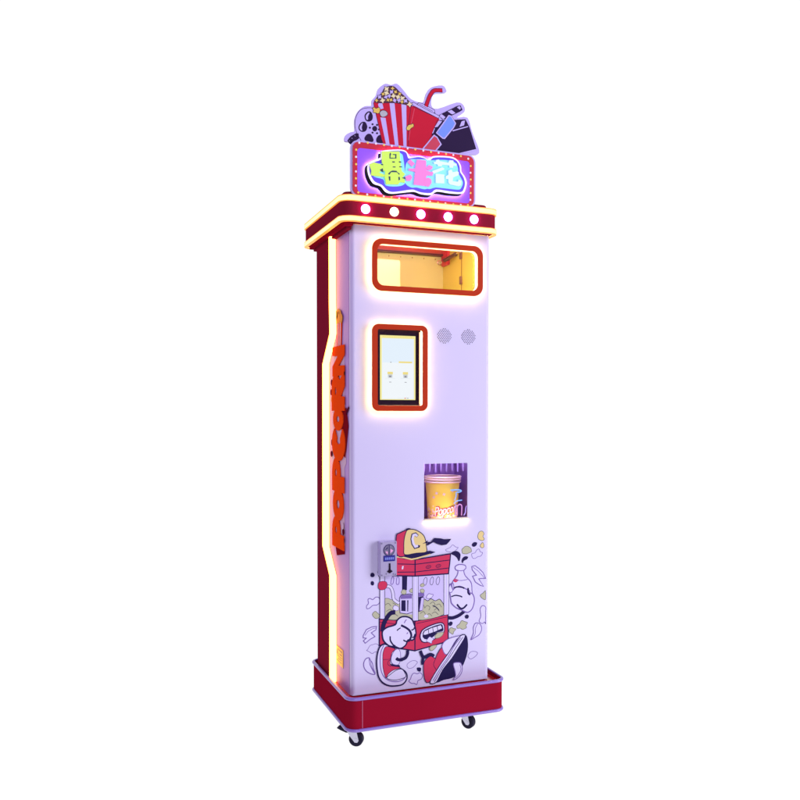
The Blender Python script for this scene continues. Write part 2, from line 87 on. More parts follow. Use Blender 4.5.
SIGN=[('F','l',0,1,[569,18557,420,18438,330,18243,315,18015,374,17825,478,17668,568,17565,1110,17602,1293,17882,1263,18393,1110,18573,838,18608]),('C','N',14,1,[569,18557,420,18438,330,18243,315,18015,374,17825,478,17668,568,17565,1110,17602,1293,17882,1263,18393,1110,18573,838,18608]),('F','N',0,1,[598,18363,673,18472,778,18500,844,18395,823,18265,718,18203,622,18238]),('F','N',0,1,[419,18028,494,18151,613,18180,682,18062,634,17928,523,17886,434,17931]),('F','N',0,1,[598,17739,688,17849,793,17848,868,17715,838,17640,718,17640,613,17656]),('F','N',0,1,[944,17724,1019,17848,1141,17863,1171,17666,989,17630]),('F','l',0,1,[634,18353,703,18448,748,18454,703,18348,703,18263,658,18257]),('F','l',0,1,[449,18018,515,18125,544,18135,514,18012,532,17929,479,17937]),('F','N',0,1,[823,18023,868,18091,944,18101,983,18029,935,17957,862,17957]),('F','N',0,1,[802,18140,838,18175,874,18149,838,18113]),('F','N',0,1,[938,18137,974,18173,1010,18146,974,18110]),('F','N',0,1,[721,18030,757,18066,793,18039,757,18003]),('F','N',0,1,[802,17901,838,17936,874,17910,838,17874]),('F','N',0,1,[938,17900,974,17936,1010,17910,974,17874]),('F','N',0,1,[998,18016,1034,18052,1071,18026,1034,17990]),('F','N',0,0,[87,17592,182,17716,345,17827,419,17830,434,17691,300,17589,241,17498,152,17501]),('L','l',12,0,[137,17598,161,17578]),('L','l',12,0,[211,17677,235,17658]),('L','l',12,0,[300,17759,324,17739]),('F','R',0,0,[1971,18834,2159,18830,2888,18578,2920,18553,2761,18180,2602,17780,2476,17502,1786,17480]),('F','R',0,0,[2003,18838,2888,18578,2824,18452,2681,18083,2444,17557,1848,17372,1785,18808]),('C','N',14,0,[2003,18838,2888,18578,2824,18452,2681,18083,2444,17557,1848,17372,1785,18808]),('L','p',14,0,[2128,18768,2034,18350,1941,17817]),('F','l',0,0,[2034,18915,2096,18943,2920,18655,2888,18578,2034,18865]),('C','N',14,0,[2034,18915,2096,18943,2920,18655,2888,18578,2034,18865]),('F','l',0,0,[2206,18895,2269,18961,2474,18917,2760,18810,2776,18724,2696,18722]),('C','N',14,0,[2206,18895,2269,18961,2474,18917,2760,18810,2776,18724,2696,18722]),('L','N',12,0,[2269,18918,2712,18760]),('L','N',122,1,[2490,18875,2569,19105,2648,19262,2759,19380,3015,19417]),('L','R',93,1,[2490,18875,2569,19105,2648,19262,2759,19380,3009,19416]),('F','R',0,0,[869,18740,899,18815,1971,18877,2018,18811,1941,18251,1926,17497,1232,17473,1110,17745,1019,18133]),('C','N',14,0,[869,18740,899,18815,1971,18877,2018,18811,1941,18251,1926,17497,1232,17473,1110,17745,1019,18133]),('F','l',0,0,[1004,18730,1050,18807,1126,18804,1171,18639,1050,18594]),('F','l',0,0,[1074,18369,1232,18375,1354,17631,1247,17618]),('F','l',0,0,[1354,18807,1431,18851,1507,18828,1631,17621,1523,17608]),('F','l',0,0,[1717,18842,1785,18889,1872,18863,1879,17607,1786,17596]),('F','K',0,1,[914,18789,989,18941,1111,19058,1232,19247,1477,19311,1661,19180,1816,19072,2018,18883,1971,18834,1538,18846,1050,18779]),('C','N',14,1,[914,18789,989,18941,1111,19058,1232,19247,1477,19311,1661,19180,1816,19072,2018,18883,1971,18834,1538,18846,1050,18779]),('F','Y',0,1,[1029,18847,986,18816,959,18772,933,18809,890,18828,933,18859,959,18903,986,18866]),('C','N',10,1,[1029,18847,986,18816,959,18772,933,18809,890,18828,933,18859,959,18903,986,18866]),('F','l',0,1,[1114,18908,1054,18908,996,18882,1005,18940,986,18992,1046,18992,1104,19018,1095,18960]),('C','N',10,1,[1114,18908,1054,18908,996,18882,1005,18940,986,18992,1046,18992,1104,19018,1095,18960]),('F','y',0,1,[1157,18775,1110,18818,1045,18834,1098,18885,1124,18951,1171,18908,1237,18892,1184,18840]),('C','N',10,1,[1157,18775,1110,18818,1045,18834,1098,18885,1124,18951,1171,18908,1237,18892,1184,18840]),('F','Y',0,1,[1121,18989,1120,19036,1096,19075,1147,19083,1191,19112,1193,19065,1216,19026,1166,19018]),('C','N',10,1,[1121,18989,1120,19036,1096,19075,1147,19083,1191,19112,1193,19065,1216,19026,1166,19018]),('F','l',0,1,[1168,18940,1206,18990,1219,19048,1267,19019,1327,19015,1288,18965,1276,18907,1228,18936]),('C','N',10,1,[1168,18940,1206,18990,1219,19048,1267,19019,1327,19015,1288,18965,1276,18907,1228,18936]),('F','y',0,1,[1171,19113,1241,19136,1297,19185,1311,19121,1355,19075,1285,19052,1228,19003,1214,19067]),('C','N',10,1,[1171,19113,1241,19136,1297,19185,1311,19121,1355,19075,1285,19052,1228,19003,1214,19067]),('F','Y',0,1,[1274,18953,1319,18936,1370,18941,1345,18896,1343,18848,1298,18865,1247,18860,1272,18905]),('C','N',10,1,[1274,18953,1319,18936,1370,18941,1345,18896,1343,18848,1298,18865,1247,18860,1272,18905]),('F','l',0,1,[1370,19101,1392,19051,1437,19018,1380,18990,1338,18941,1317,18992,1271,19024,1329,19053]),('C','N',10,1,[1370,19101,1392,19051,1437,19018,1380,18990,1338,18941,1317,18992,1271,19024,1329,19053]),('F','y',0,1,[1339,19277,1315,19211,1325,19146,1257,19158,1187,19139,1210,19206,1201,19271,1268,19258]),('C','N',10,1,[1339,19277,1315,19211,1325,19146,1257,19158,1187,19139,1210,19206,1201,19271,1268,19258]),('F','Y',0,1,[1517,19258,1472,19227,1445,19183,1419,19220,1376,19240,1420,19271,1447,19315,1473,19278]),('C','N',10,1,[1517,19258,1472,19227,1445,19183,1419,19220,1376,19240,1420,19271,1447,19315,1473,19278]),('F','l',0,1,[1479,19102,1419,19102,1360,19077,1370,19135,1352,19187,1412,19187,1471,19212,1461,19154]),('C','N',10,1,[1479,19102,1419,19102,1360,19077,1370,19135,1352,19187,1412,19187,1471,19212,1461,19154]),('F','y',0,1,[1492,18949,1445,18994,1379,19011,1434,19062,1462,19128,1508,19083,1574,19066,1520,19015]),('C','N',10,1,[1492,18949,1445,18994,1379,19011,1434,19062,1462,19128,1508,19083,1574,19066,1520,19015]),('F','Y',0,1,[1501,19100,1501,19148,1478,19188,1529,19195,1575,19224,1575,19176,1599,19136,1547,19129]),('C','N',10,1,[1501,19100,1501,19148,1478,19188,1529,19195,1575,19224,1575,19176,1599,19136,1547,19129]),('F','l',0,1,[1427,18877,1466,18927,1480,18985,1528,18955,1588,18950,1548,18900,1534,18842,1487,18873]),('C','N',10,1,[1427,18877,1466,18927,1480,18985,1528,18955,1588,18950,1548,18900,1534,18842,1487,18873]),('F','y',0,1,[1523,19050,1594,19072,1651,19121,1664,19056,1708,19008,1636,18987,1579,18938,1566,19003]),('C','N',10,1,[1523,19050,1594,19072,1651,19121,1664,19056,1708,19008,1636,18987,1579,18938,1566,19003]),('F','Y',0,1,[1628,19175,1672,19158,1724,19162,1698,19117,1695,19069,1650,19086,1599,19082,1625,19127]),('C','N',10,1,[1628,19175,1672,19158,1724,19162,1698,19117,1695,19069,1650,19086,1599,19082,1625,19127]),('F','l',0,1,[1663,19013,1684,18962,1729,18928,1671,18901,1629,18853,1608,18904,1563,18937,1621,18965]),('C','N',10,1,[1663,19013,1684,18962,1729,18928,1671,18901,1629,18853,1608,18904,1563,18937,1621,18965]),('F','y',0,1,[1832,19074,1807,19007,1816,18941,1748,18955,1676,18937,1701,19004,1692,19070,1760,19056]),('C','N',10,1,[1832,19074,1807,19007,1816,18941,1748,18955,1676,18937,1701,19004,1692,19070,1760,19056]),('F','Y',0,1,[1810,18910,1765,18880,1736,18836,1711,18874,1668,18895,1712,18925,1741,18969,1767,18931]),('C','N',10,1,[1810,18910,1765,18880,1736,18836,1711,18874,1668,18895,1712,18925,1741,18969,1767,18931]),('F','l',0,1,[1911,18902,1849,18904,1790,18879,1801,18938,1783,18991,1845,18989,1904,19014,1893,18955]),('C','N',10,1,[1911,18902,1849,18904,1790,18879,1801,18938,1783,18991,1845,18989,1904,19014,1893,18955]),('F','y',0,1,[1985,18772,1939,18818,1872,18836,1928,18887,1958,18953,2004,18907,2071,18889,2015,18838]),('C','N',10,1,[1985,18772,1939,18818,1872,18836,1928,18887,1958,18953,2004,18907,2071,18889,2015,18838]),('F','Y',0,1,[1363,18852,1363,18900,1341,18940,1392,18947,1438,18974,1437,18926,1460,18886,1408,18880]),('C','N',10,1,[1363,18852,1363,18900,1341,18940,1392,18947,1438,18974,1437,18926,1460,18886,1408,18880]),('F','Y',0,1,[838,18593,884,18634,944,18608,1035,18654,1065,18581,1050,18508,1004,18468,929,18478,853,18482,868,18541]),('C','N',14,1,[838,18593,884,18634,944,18608,1035,18654,1065,18581,1050,18508,1004,18468,929,18478,853,18482,868,18541]),('F','g',0,1,[1050,18494,1126,18575,1232,18575,1299,18498,1232,18418,1110,18388]),('C','N',14,1,[1050,18494,1126,18575,1232,18575,1299,18498,1232,18418,1110,18388]),('F','Y',0,1,[1872,18170,1941,18266,2019,18290,2081,18321,2103,18243,2019,18174,1972,18116,1894,18106]),('C','N',14,1,[1872,18170,1941,18266,2019,18290,2081,18321,2103,18243,2019,18174,1972,18116,1894,18106]),('F','N',0,0,[2904,18668,2984,18723,3501,19028,3599,19056,3665,18932,3567,18859,3017,18551]),('F','l',0,0,[2914,18655,2984,18714,3113,18643,3033,18567]),('F','l',0,0,[3177,18822,3307,18884,3437,18804,3323,18753]),('F','l',0,0,[3485,18982,3567,19037,3606,18983,3583,18921]),('F','N',0,0,[2681,18083,2761,18298,2920,18523,3764,18663,3897,18442,4124,17813,3570,17614,2826,17602]),('F','l',0,0,[2761,18298,2888,18505,3001,18504,2857,18324]),('F','l',0,0,[3633,18587,3748,18631,3716,18478,3568,18415]),('L','l',29,0,[3341,18268,3847,18460]),('L','l',29,0,[3570,17623,4131,17808]),('L','l',23,0,[2697,18114,2761,18268]),('F','B',0,0,[2825,18144,3210,18708,3291,18704,3444,18503,3389,18378,3082,18000,3018,18007]),('C','N',41,0,[2825,18144,3210,18708,3291,18704,3444,18503,3389,18378,3082,18000,3018,18007]),('C','l',32,0,[2825,18144,3216,18703,3291,18696,3438,18502,3379,18376,3082,18009,3018,18013]),('F','P',0,0,[2381,17593,2681,17995,2761,18063,2954,17852,2810,17600,2730,17502,2381,17491]),('L','l',35,0,[2365,17592,2745,18061,2841,18014,2970,17824,2794,17613])]
SIGN_OUTLINE=[[201,17512,14,17568,33,17731,189,17840,303,17897,303,18214,410,18468,600,18626,811,18673,823,18826,952,18995,1016,19185,1222,19355,1404,19345,1586,19408,1796,19237,2028,19024,2395,18982,2495,19244,2650,19452,3003,19565,3126,19471,3105,19362,2731,19265,2664,18927,2868,18861,3485,19133,3707,19069,3729,18883,3486,18681,3834,18726,3990,18316,4225,17804,4119,17646,3767,17592,3629,16944,1469,16716,314,17015]]
BOX=[[158,17507,252,17608,3767,17687,3992,17618,4063,17499,4018,16094,3912,15957,187,16040,137,16155],[420,17447,1992,17483,3719,17511,3827,17446,3830,16480,3769,16376,419,16144]]
BULBS=[[415,17531,0],[667,17561,1],[912,17566,0],[1154,17555,1],[1392,17556,0],[1634,17558,1],[1881,17544,0],[2121,17545,1],[2371,17540,0],[2612,17530,1],[2855,17529,0],[3095,17526,1],[3330,17522,0],[3575,17516,1],[3817,17466,0],[3899,17258,1],[3893,17056,0],[3900,16856,1],[3895,16651,0],[3898,16453,1],[3890,16248,0],[3809,16083,1],[323,17324,1],[317,17122,0],[320,16915,1],[314,16710,0],[313,16514,1],[308,16309,0],[385,16125,1],[649,16092,0],[897,16079,1],[1148,16087,0],[1383,16090,1],[1620,16073,0],[1876,16086,1],[2110,16081,0],[2378,16081,1],[2587,16070,0],[2838,16068,1],[3078,16064,0],[3333,16062,1],[3576,16067,0]]
BLOB=[[994,17264,1050,17338,1520,17424,1751,17406,1867,17271,1983,17271,2100,17297,2224,17314,2362,17278,2472,17227,2582,17347,2888,17397,3224,17402,3394,17318,3494,17162,3509,17008,3623,16865,3686,16691,3624,16451,3510,16350,3114,16324,2722,16336,2528,16215,2226,16211,2062,16251,1926,16251,1521,16170,1292,16135,1121,16171,979,16317,754,16374,615,16599,587,16834,671,16975,952,17113,985,17170]]
BLOB_BLUE=[[1093,17303,1520,17392,1751,17365,1823,17212,1925,17224,2100,17270,2225,17276,2362,17253,2472,17177,2596,17305,2888,17356,3196,17360,3366,17289,3451,17144,3466,16991,3566,16859,3624,16684,3581,16499,3482,16398,3114,16388,2694,16398,2528,16279,2226,16267,2062,16302,1925,16318,1521,16224,1320,16191,1178,16230,1022,16362,810,16433,684,16606,643,16813,713,16940,1008,17080,1036,17203]]
CYAN=[[1051,17287,1592,17368,1693,17187,1736,16842,1765,16657,1737,16438,1507,16334,1136,16324,1051,16502,769,16552,686,16728,700,16889,882,16962,1023,17004],[1736,17030,1852,17205,2084,17244,2436,17271,2466,17138,2437,16673,2496,16434,2349,16337,2085,16365,1911,16348,1737,16438,1708,16650],[2346,17203,2566,17265,2871,17313,3179,17322,3335,17262,3406,17116,3420,16963,3506,16817,3577,16670,3521,16509,3436,16436,3097,16428,2678,16425,2457,16352,2320,16440,2319,16896]]
GLYPHS=[('g',[644,16896,770,16963,1037,16926,1051,16848,1108,16841,1079,16758,910,16699,1051,16661,1108,16627,1051,16581,741,16589,686,16596,700,16730,663,16805]),('g',[1017,17301,1549,17363,1569,17105,1592,16907,1621,16803,1722,16733,1650,16644,1714,16543,1708,16484,1564,16488,1506,16415,1136,16382,1122,16482,1093,16586,1108,16721,1009,17016]),('k',[1264,17298,1292,17248,1278,17233,1264,17151,1406,17159,1412,17235,1335,17239,1335,17258,1449,17271,1449,17145,1235,17121,1235,17241]),('k',[1321,17051,1398,17059,1398,17025,1321,17016]),('k',[1521,17073,1592,17081,1598,17047,1526,17039]),('k',[1335,16905,1420,16915,1421,16888,1335,16879]),('k',[1535,16933,1621,16942,1621,16915,1535,16906]),('k',[1278,16766,1335,16793,1449,16797,1478,16760,1549,16728,1535,16686,1463,16753,1292,16740,1227,16653,1193,16690]),('k',[944,16770,1037,16825,1057,16715,995,16722]),('k',[980,16941,1051,16941,1045,16906,989,16907]),('k',[1607,16608,1708,16650,1722,16585]),('k',[1207,16611,1264,16617,1264,16497,1227,16493]),('k',[1506,16629,1549,16634,1558,16554,1512,16528]),('m',[1794,17090,1881,17175,2020,17062,1925,16970]),('m',[1722,16665,1881,16736,1939,16661,1881,16561,1766,16543]),('m',[2084,17190,2363,17195,2372,16910,2496,16883,2584,16879,2570,16782,2407,16773,2363,16719,2349,16460,1983,16463,2026,16833,1823,16851,1838,16907,2026,16922]),('m',[2360,16989,2456,17075,2580,17038,2539,16958,2456,16923,2388,16934]),('m',[2306,16590,2347,16676,2443,16706,2526,16664,2540,16564,2457,16453,2361,16456,2306,16514]),('w',[2608,17181,2677,17194,2682,17246,2766,17270,2802,17223,2997,17212,3073,17208,3109,17288,3230,17292,3236,17213,3343,17207,3326,17143,3230,17140,3222,17075,3110,17073,3101,17134,2997,17135,2872,17129,2861,17082,2746,17074,2727,17123,2622,17127]),('w',[2553,16908,2872,17052,2942,17027,2928,16987,2608,16838]),('w',[2672,16845,2942,16848,2942,16592,2672,16577]),('w',[3073,16977,3166,17018,3208,16945,3349,16986,3412,16957,3392,16878,3223,16793,3209,16683,3378,16680,3407,16750,3497,16718,3478,16595,3421,16561,3139,16579,3082,16619,3074,16734,2998,16726,2990,16809,3074,16849])]
REFLECT=[('L','B',38,1,[3403,7485,3592,7489,3739,7474,3757,7438,3680,7416,3616,7419]),('L','B',35,1,[3520,7068,3593,7135,3681,7158,3792,7165]),('L','B',32,1,[3593,7419,3593,7296,3541,7164]),('L','P',35,1,[3635,6703,3635,6945,3681,7029,3746,7032,3784,6979,3782,6858,3776,6696]),('L','V',35,1,[3847,6693,3902,6772,3917,6906,3952,6986]),('L','V',29,1,[3570,7055,3571,6706])]
COIN=[]
# ------------------------------------------------------------ mesh helpers
def link(o, parent):
    C.collection.objects.link(o)
    if parent is not None:
        o.parent = parent
        if parent.type == 'EMPTY': o.matrix_parent_inverse = Matrix.Translation(-parent.location)
def obj(name, bm, ms, parent=None, angle=35, label=None, smooth=True):
    me = bpy.data.meshes.new(name)
    bmesh.ops.recalc_face_normals(bm, faces=bm.faces) if getattr(bm, 'name', 1) and not getattr(obj, 'norec', False) else None
    bm.to_mesh(me); bm.free()
    for x in (ms if isinstance(ms, (list, tuple)) else [ms]): me.materials.append(x)
    if smooth:
        me.shade_smooth(); me.set_sharp_from_angle(angle=math.radians(angle))
    o = bpy.data.objects.new(name, me); link(o, parent)
    if label: o['label'] = label
    return o
FR = lambda a, b, d: Vector((a, d, b))       # front plane: a = x, b = z, depth = y
LF = lambda a, b, d: Vector((d, a, b))       # left plane: a = y, b = z, depth = x
TP = lambda a, b, d: Vector((a, b, d))       # horizontal: a = x, b = y, depth = z
def rrect(x0, x1, z0, z1, r, n=8):
    P = []
    for cx, cz, a0 in ((x1-r, z1-r, 0), (x0+r, z1-r, 90), (x0+r, z0+r, 180), (x1-r, z0+r, 270)):
        for k in range(n+1):
            a = math.radians(a0+90*k/n); P.append((cx+r*math.cos(a), cz+r*math.sin(a)))
    return P
def circ(cx, cz, r, n=24): return [(cx+r*math.cos(2*math.pi*k/n), cz+r*math.sin(2*math.pi*k/n)) for k in range(n)]
def smoothp(P, closed=True, n=4):
    Q = []; N = len(P)
    rng = range(N) if closed else range(N-1)
    for i in rng:
        if closed: p0, p1, p2, p3 = P[i-1], P[i], P[(i+1) % N], P[(i+2) % N]
        else: p0, p1, p2, p3 = P[max(i-1, 0)], P[i], P[i+1], P[min(i+2, N-1)]
        for k in range(n):
            t = k/n
            Q.append(tuple(.5*((2*p1[j]) + (-p0[j]+p2[j])*t + (2*p0[j]-5*p1[j]+4*p2[j]-p3[j])*t*t + (-p0[j]+3*p1[j]-3*p2[j]+p3[j])*t**3) for j in (0, 1)))
    if not closed: Q.append(P[-1])
    return Q
def clean(P):
    Q = []
    for p in P:
        if not Q or (abs(p[0]-Q[-1][0])+abs(p[1]-Q[-1][1])) > 1e-6: Q.append(p)
    while len(Q) > 2 and abs(Q[0][0]-Q[-1][0])+abs(Q[0][1]-Q[-1][1]) < 1e-6: Q.pop()
    return Q
def add_flat(bm, loops, d, F, mi=0):
    loops = [clean(l) for l in loops]
    tris = tessellate_polygon([[Vector((p[0], p[1], 0)) for p in l] for l in loops])
    V = [bm.verts.new(F(p[0], p[1], d)) for l in loops for p in l]
    for t in tris:
        try: f = bm.faces.new([V[i] for i in t]); f.material_index = mi
        except ValueError: pass
    return V
def add_plate(bm, outer, holes, d0, d1, F, mi=0, mside=None):
    loops = [clean(outer)]+[clean(h) for h in holes]
    A = add_flat(bm, loops, d0, F, mi); B = add_flat(bm, loops, d1, F, mi); k = 0
    for l in loops:
        n = len(l)
        for i in range(n):
            j = (i+1) % n; f = bm.faces.new((A[k+i], A[k+j], B[k+j], B[k+i])); f.material_index = mi if mside is None else mside
        k += n
def plate(name, outer, holes, d0, d1, F, ms, parent, mside=None, **kw):
    bm = bmesh.new(); add_plate(bm, outer, holes, d0, d1, F, 0, mside); return obj(name, bm, ms, parent, **kw)
def add_box(bm, x0, x1, y0, y1, z0, z1, bev=0, mi=0):
    g = bmesh.ops.create_cube(bm, size=1); vs = g['verts']
    for v in vs: v.co = Vector((x0+(v.co.x+.5)*(x1-x0), y0+(v.co.y+.5)*(y1-y0), z0+(v.co.z+.5)*(z1-z0)))
    fs = set(f for v in vs for f in v.link_faces)
    for f in fs: f.material_index = mi
    if bev: bmesh.ops.bevel(bm, geom=list(set(e for f in fs for e in f.edges)), offset=bev, segments=2, affect='EDGES')
def box(name, dims, ms, parent, bev=.001, **kw):
    bm = bmesh.new(); add_box(bm, *dims, bev=bev); return obj(name, bm, ms, parent, **kw)
def add_loft(bm, rings, cap=(1, 1), mis=None, closed=False):
    R = [[bm.verts.new(p) for p in r] for r in rings]; n = len(R[0])
    prs = list(zip(R, R[1:])) + ([(R[-1], R[0])] if closed else [])
    for q, (a, b) in enumerate(prs):
        for i in range(n):
            j = (i+1) % n; f = bm.faces.new((a[i], a[j], b[j], b[i]))
            if mis: f.material_index = mis[q]
    if not closed:
        if cap[0]: bm.faces.new(R[0])
        if cap[1]: bm.faces.new(R[-1])
def ring_xy(x0, x1, y0, y1, r, z, off=0, n=10): return [Vector((a, b, z)) for a, b in rrect(x0-off, x1+off, y0-off, y1+off, max(r+off, .002), n)]
def add_tube(bm, pts, r, n=10, closed=False, cap=True):
    pts = [Vector(p) for p in pts]; rings = []; N = len(pts); prev = None
    for i, p in enumerate(pts):
        a = pts[i-1] if (i > 0 or closed) else p; b = pts[(i+1) % N] if (i < N-1 or closed) else p
        t = (b-a).normalized()
        s = t.cross(Vector((0, 0, 1)) if abs(t.z) < .9 else Vector((0, 1, 0))) if prev is None else prev - t*prev.dot(t)
        s.normalize(); prev = s.copy(); q = t.cross(s)
        rings.append([p + r*(math.cos(2*math.pi*k/n)*s+math.sin(2*math.pi*k/n)*q) for k in range(n)])
    add_loft(bm, rings, (cap, cap), closed=closed)
def add_lathe(bm, prof, n=32, mi=0, center=(0, 0)):
    R = [[bm.verts.new((center[0]+r*math.cos(2*math.pi*k/n), center[1]+r*math.sin(2*math.pi*k/n), z)) for k in range(n)] for r, z in prof]
    for a, b in zip(R, R[1:]):
        for i in range(n):
            f = bm.faces.new((a[i], a[(i+1) % n], b[(i+1) % n], b[i])); f.material_index = mi
def ribbon(bm, P, w, closed, d, F, mi):
    P = clean(P); N = len(P)
    if N < 2: return
    A = []; B = []
    for i, p in enumerate(P):
        a = P[i-1] if (i > 0 or closed) else p; b = P[(i+1) % N] if (i < N-1 or closed) else p
        d1 = Vector((p[0]-a[0], p[1]-a[1])); d2 = Vector((b[0]-p[0], b[1]-p[1]))
        if d1.length < 1e-9: d1 = d2
        if d2.length < 1e-9: d2 = d1
        d1.normalize(); d2.normalize(); t = d1+d2
        if t.length < 1e-3: t = d2.copy()
        t.normalize(); nrm = Vector((-t.y, t.x)); cs = max(nrm.dot(Vector((-d1.y, d1.x))), .5); h = w/2/cs
        A.append(bm.verts.new(F(p[0]+nrm.x*h, p[1]+nrm.y*h, d))); B.append(bm.verts.new(F(p[0]-nrm.x*h, p[1]-nrm.y*h, d)))
    for i in range(N if closed else N-1):
        j = (i+1) % N
        try: f = bm.faces.new((A[i], A[j], B[j], B[i])); f.material_index = mi
        except ValueError: pass
def pairs(l): return [(l[i]*1e-4, l[i+1]*1e-4) for i in range(0, len(l), 2)]
def printed(name, items, d, step, F, pal, parent, **kw):
    """a printed film: every ink is laid a hundredth of a millimetre above the last"""
    bm = bmesh.new(); keys = list(pal)
    for kind, col, w, sm, pts in items:
        P = pairs(pts); mi = keys.index(col); d += step
        if kind == 'F': add_flat(bm, [smoothp(P) if sm else P], d, F, mi)
        elif kind == 'C': ribbon(bm, smoothp(P) if sm else P, w*1e-4, True, d, F, mi)
        else: ribbon(bm, smoothp(P, False) if sm else P, w*1e-4, False, d, F, mi)
    return obj(name, bm, [pal[k] for k in keys], parent, smooth=False, **kw)

# ------------------------------------------------------------ setting: floor and backdrop, self-glow added to keep them pure white
def setting(name, bm):
    o = obj(name, bm, GLOWSHEET, None); o['kind'] = 'structure'; return o
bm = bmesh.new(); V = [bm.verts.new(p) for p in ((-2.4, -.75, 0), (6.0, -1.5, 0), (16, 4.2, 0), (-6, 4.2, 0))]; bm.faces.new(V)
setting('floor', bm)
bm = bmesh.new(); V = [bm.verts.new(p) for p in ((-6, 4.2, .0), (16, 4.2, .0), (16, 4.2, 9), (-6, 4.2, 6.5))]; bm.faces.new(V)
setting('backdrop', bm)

# ------------------------------------------------------------ the machine
root = bpy.data.objects.new('popcorn_vending_machine', None); root.location = (.25, .21, 0); C.collection.objects.link(root)
root['label'] = 'tall lavender and red popcorn vending machine with glowing light strips and snack sign on top'
root['category'] = 'vending machine'

# plinth
PX0, PX1, PY0, PY1, PR = 0.0, .500, 0.0, .432, .030
bm = bmesh.new()
o_ = lambda z, off: ring_xy(PX0, PX1, PY0, PY1, PR, z, off)
add_loft(bm, [o_(.072, -.004), o_(.072, 0), o_(.163, 0), o_(.163, -.004), o_(.152, -.004)], (1, 0))
plinth = obj('plinth', bm, RED, root)
bm = bmesh.new(); add_flat(bm, [[(v.x, v.y) for v in o_(0, -.0035)]], .151, TP); obj('tray', bm, REDTRAY, plinth)
for z0 in (.0665, .1575):
    bm = bmesh.new(); rs = []
    for k in range(9):
        a = math.pi*(k/8-.5); rs.append(ring_xy(PX0, PX1, PY0, PY1, PR, z0+.0045+.0045*math.sin(a), .0012+.0040*math.cos(a)))
    rs.append(o_(z0+.009, -.003)); rs.append(o_(z0, -.003)); add_loft(bm, rs, closed=True); obj('trim', bm, REFLTRIM, plinth)
bm = bmesh.new(); add_box(bm, .040, .0425, -.0008, .002, .077, .156); obj('seam', bm, mat('plinth_seam', (.34, .05, .12), .3), plinth)

# casters
def caster_meshes():
    bm = bmesh.new(); add_box(bm, -.022, .022, -.02, .02, .062, .067, .001); add_lathe(bm, [(.0, .0625), (.013, .0625), (.014, .054), (.009, .050), (0, .050)], 20)
    for s in (-1, 1):
        add_plate(bm, [(-.013, .056), (.014, .056), (.016, .045), (.022, .020), (.018, .014), (.010, .014), (-.006, .034), (-.013, .046)], [], s*.0125-.001, s*.0125+.001, FR)
    add_box(bm, -.013, .014, -.0132, .0132, .050, .056, .001)
    a = obj('caster', bm, CHROME)
    bm = bmesh.new(); prof = [(0.006, -.010), (.019, -.010), (.0215, -.007), (.0215, .007), (.019, .010), (.006, .010)]
    add_lathe(bm, prof, 32); bmesh.ops.rotate(bm, verts=bm.verts, matrix=Matrix.Rotation(math.pi/2, 3, 'X')); bmesh.ops.translate(bm, verts=bm.verts, vec=(.012, 0, .0216))
    w = obj('wheel', bm, DARK)
    bm = bmesh.new(); add_lathe(bm, [(0, -.014), (.006, -.014), (.006, .014), (0, .014)], 16); bmesh.ops.rotate(bm, verts=bm.verts, matrix=Matrix.Rotation(math.pi/2, 3, 'X')); bmesh.ops.translate(bm, verts=bm.verts, vec=(.012, 0, .0216))
    x = obj('axle', bm, CHROME)
    bm = bmesh.new(); add_plate(bm, [(-.046, .052), (-.040, .057), (-.012, .050), (-.006, .040), (-.018, .040), (-.034, .046)], [], -.008, .008, FR)
    b = obj('brake_pedal', bm, DARK)
    return a, w, x, b
ca, wh, ax, br = caster_meshes()
for i, (x, y, rz) in enumerate(((.034, .076, -.55), (.402, .083, -.9), (.105, .345, .1), (.40, .345, 2.9))):
    c_ = ca if i == 0 else ca.copy()
    if i: C.collection.objects.link(c_)
    c_.parent = root; c_.matrix_parent_inverse = Matrix.Translation(-root.location); c_.location = (x, y, 0); c_.rotation_euler = (0, 0, rz)
    for p in (wh, ax, br):
        if i and p is br: continue
        q = p if i == 0 else p.copy()
        if i: C.collection.objects.link(q)
        q.parent = c_

# cabinet
BX0, BX1, BY0, BY1, ZB, ZT = .025, .470, .055, .430, .1515, 1.590
def u_shell(y_front, y_back, r, inset, z0, z1, front):
    """closed ribbon of wall seen from above, open at the front"""
    x0, x1 = BX0+inset, BX1-inset
    P = []
    if front:
        P += [(x0+r-r*math.cos(math.radians(a)), y_front+r-r*math.sin(math.radians(a))) for a in range(90, -1, -15)]
        P += [(x0, y_back)]
    else:
        P += [(x0, y_front)]
        P += [(x0+.006, y_back), (x1-.006, y_back), (x1, y_front)]
    return P, z0, z1
cab = None
# side and rear shell of the cabinet
bm = bmesh.new()
outer = [(BX0, .078), (BX0, BY1-.006), (BX0+.006, BY1), (BX1-.006, BY1), (BX1, BY1-.006), (BX1, .078)]
inner = [(BX1-.002, .078), (BX1-.002, BY1-.003), (BX0+.002, BY1-.003), (BX0+.002, .078)]
add_plate(bm, outer+inner, [], ZB, ZT, TP)
cab = obj('cabinet', bm, SIDE, root)
# seam strip behind the door
box('seam_strip', (BX0+.0025, BX0+.006, .0735, .0785, ZB, 1.52), mat('seam_grey', (.20, .14, .30), .4), cab, 0)
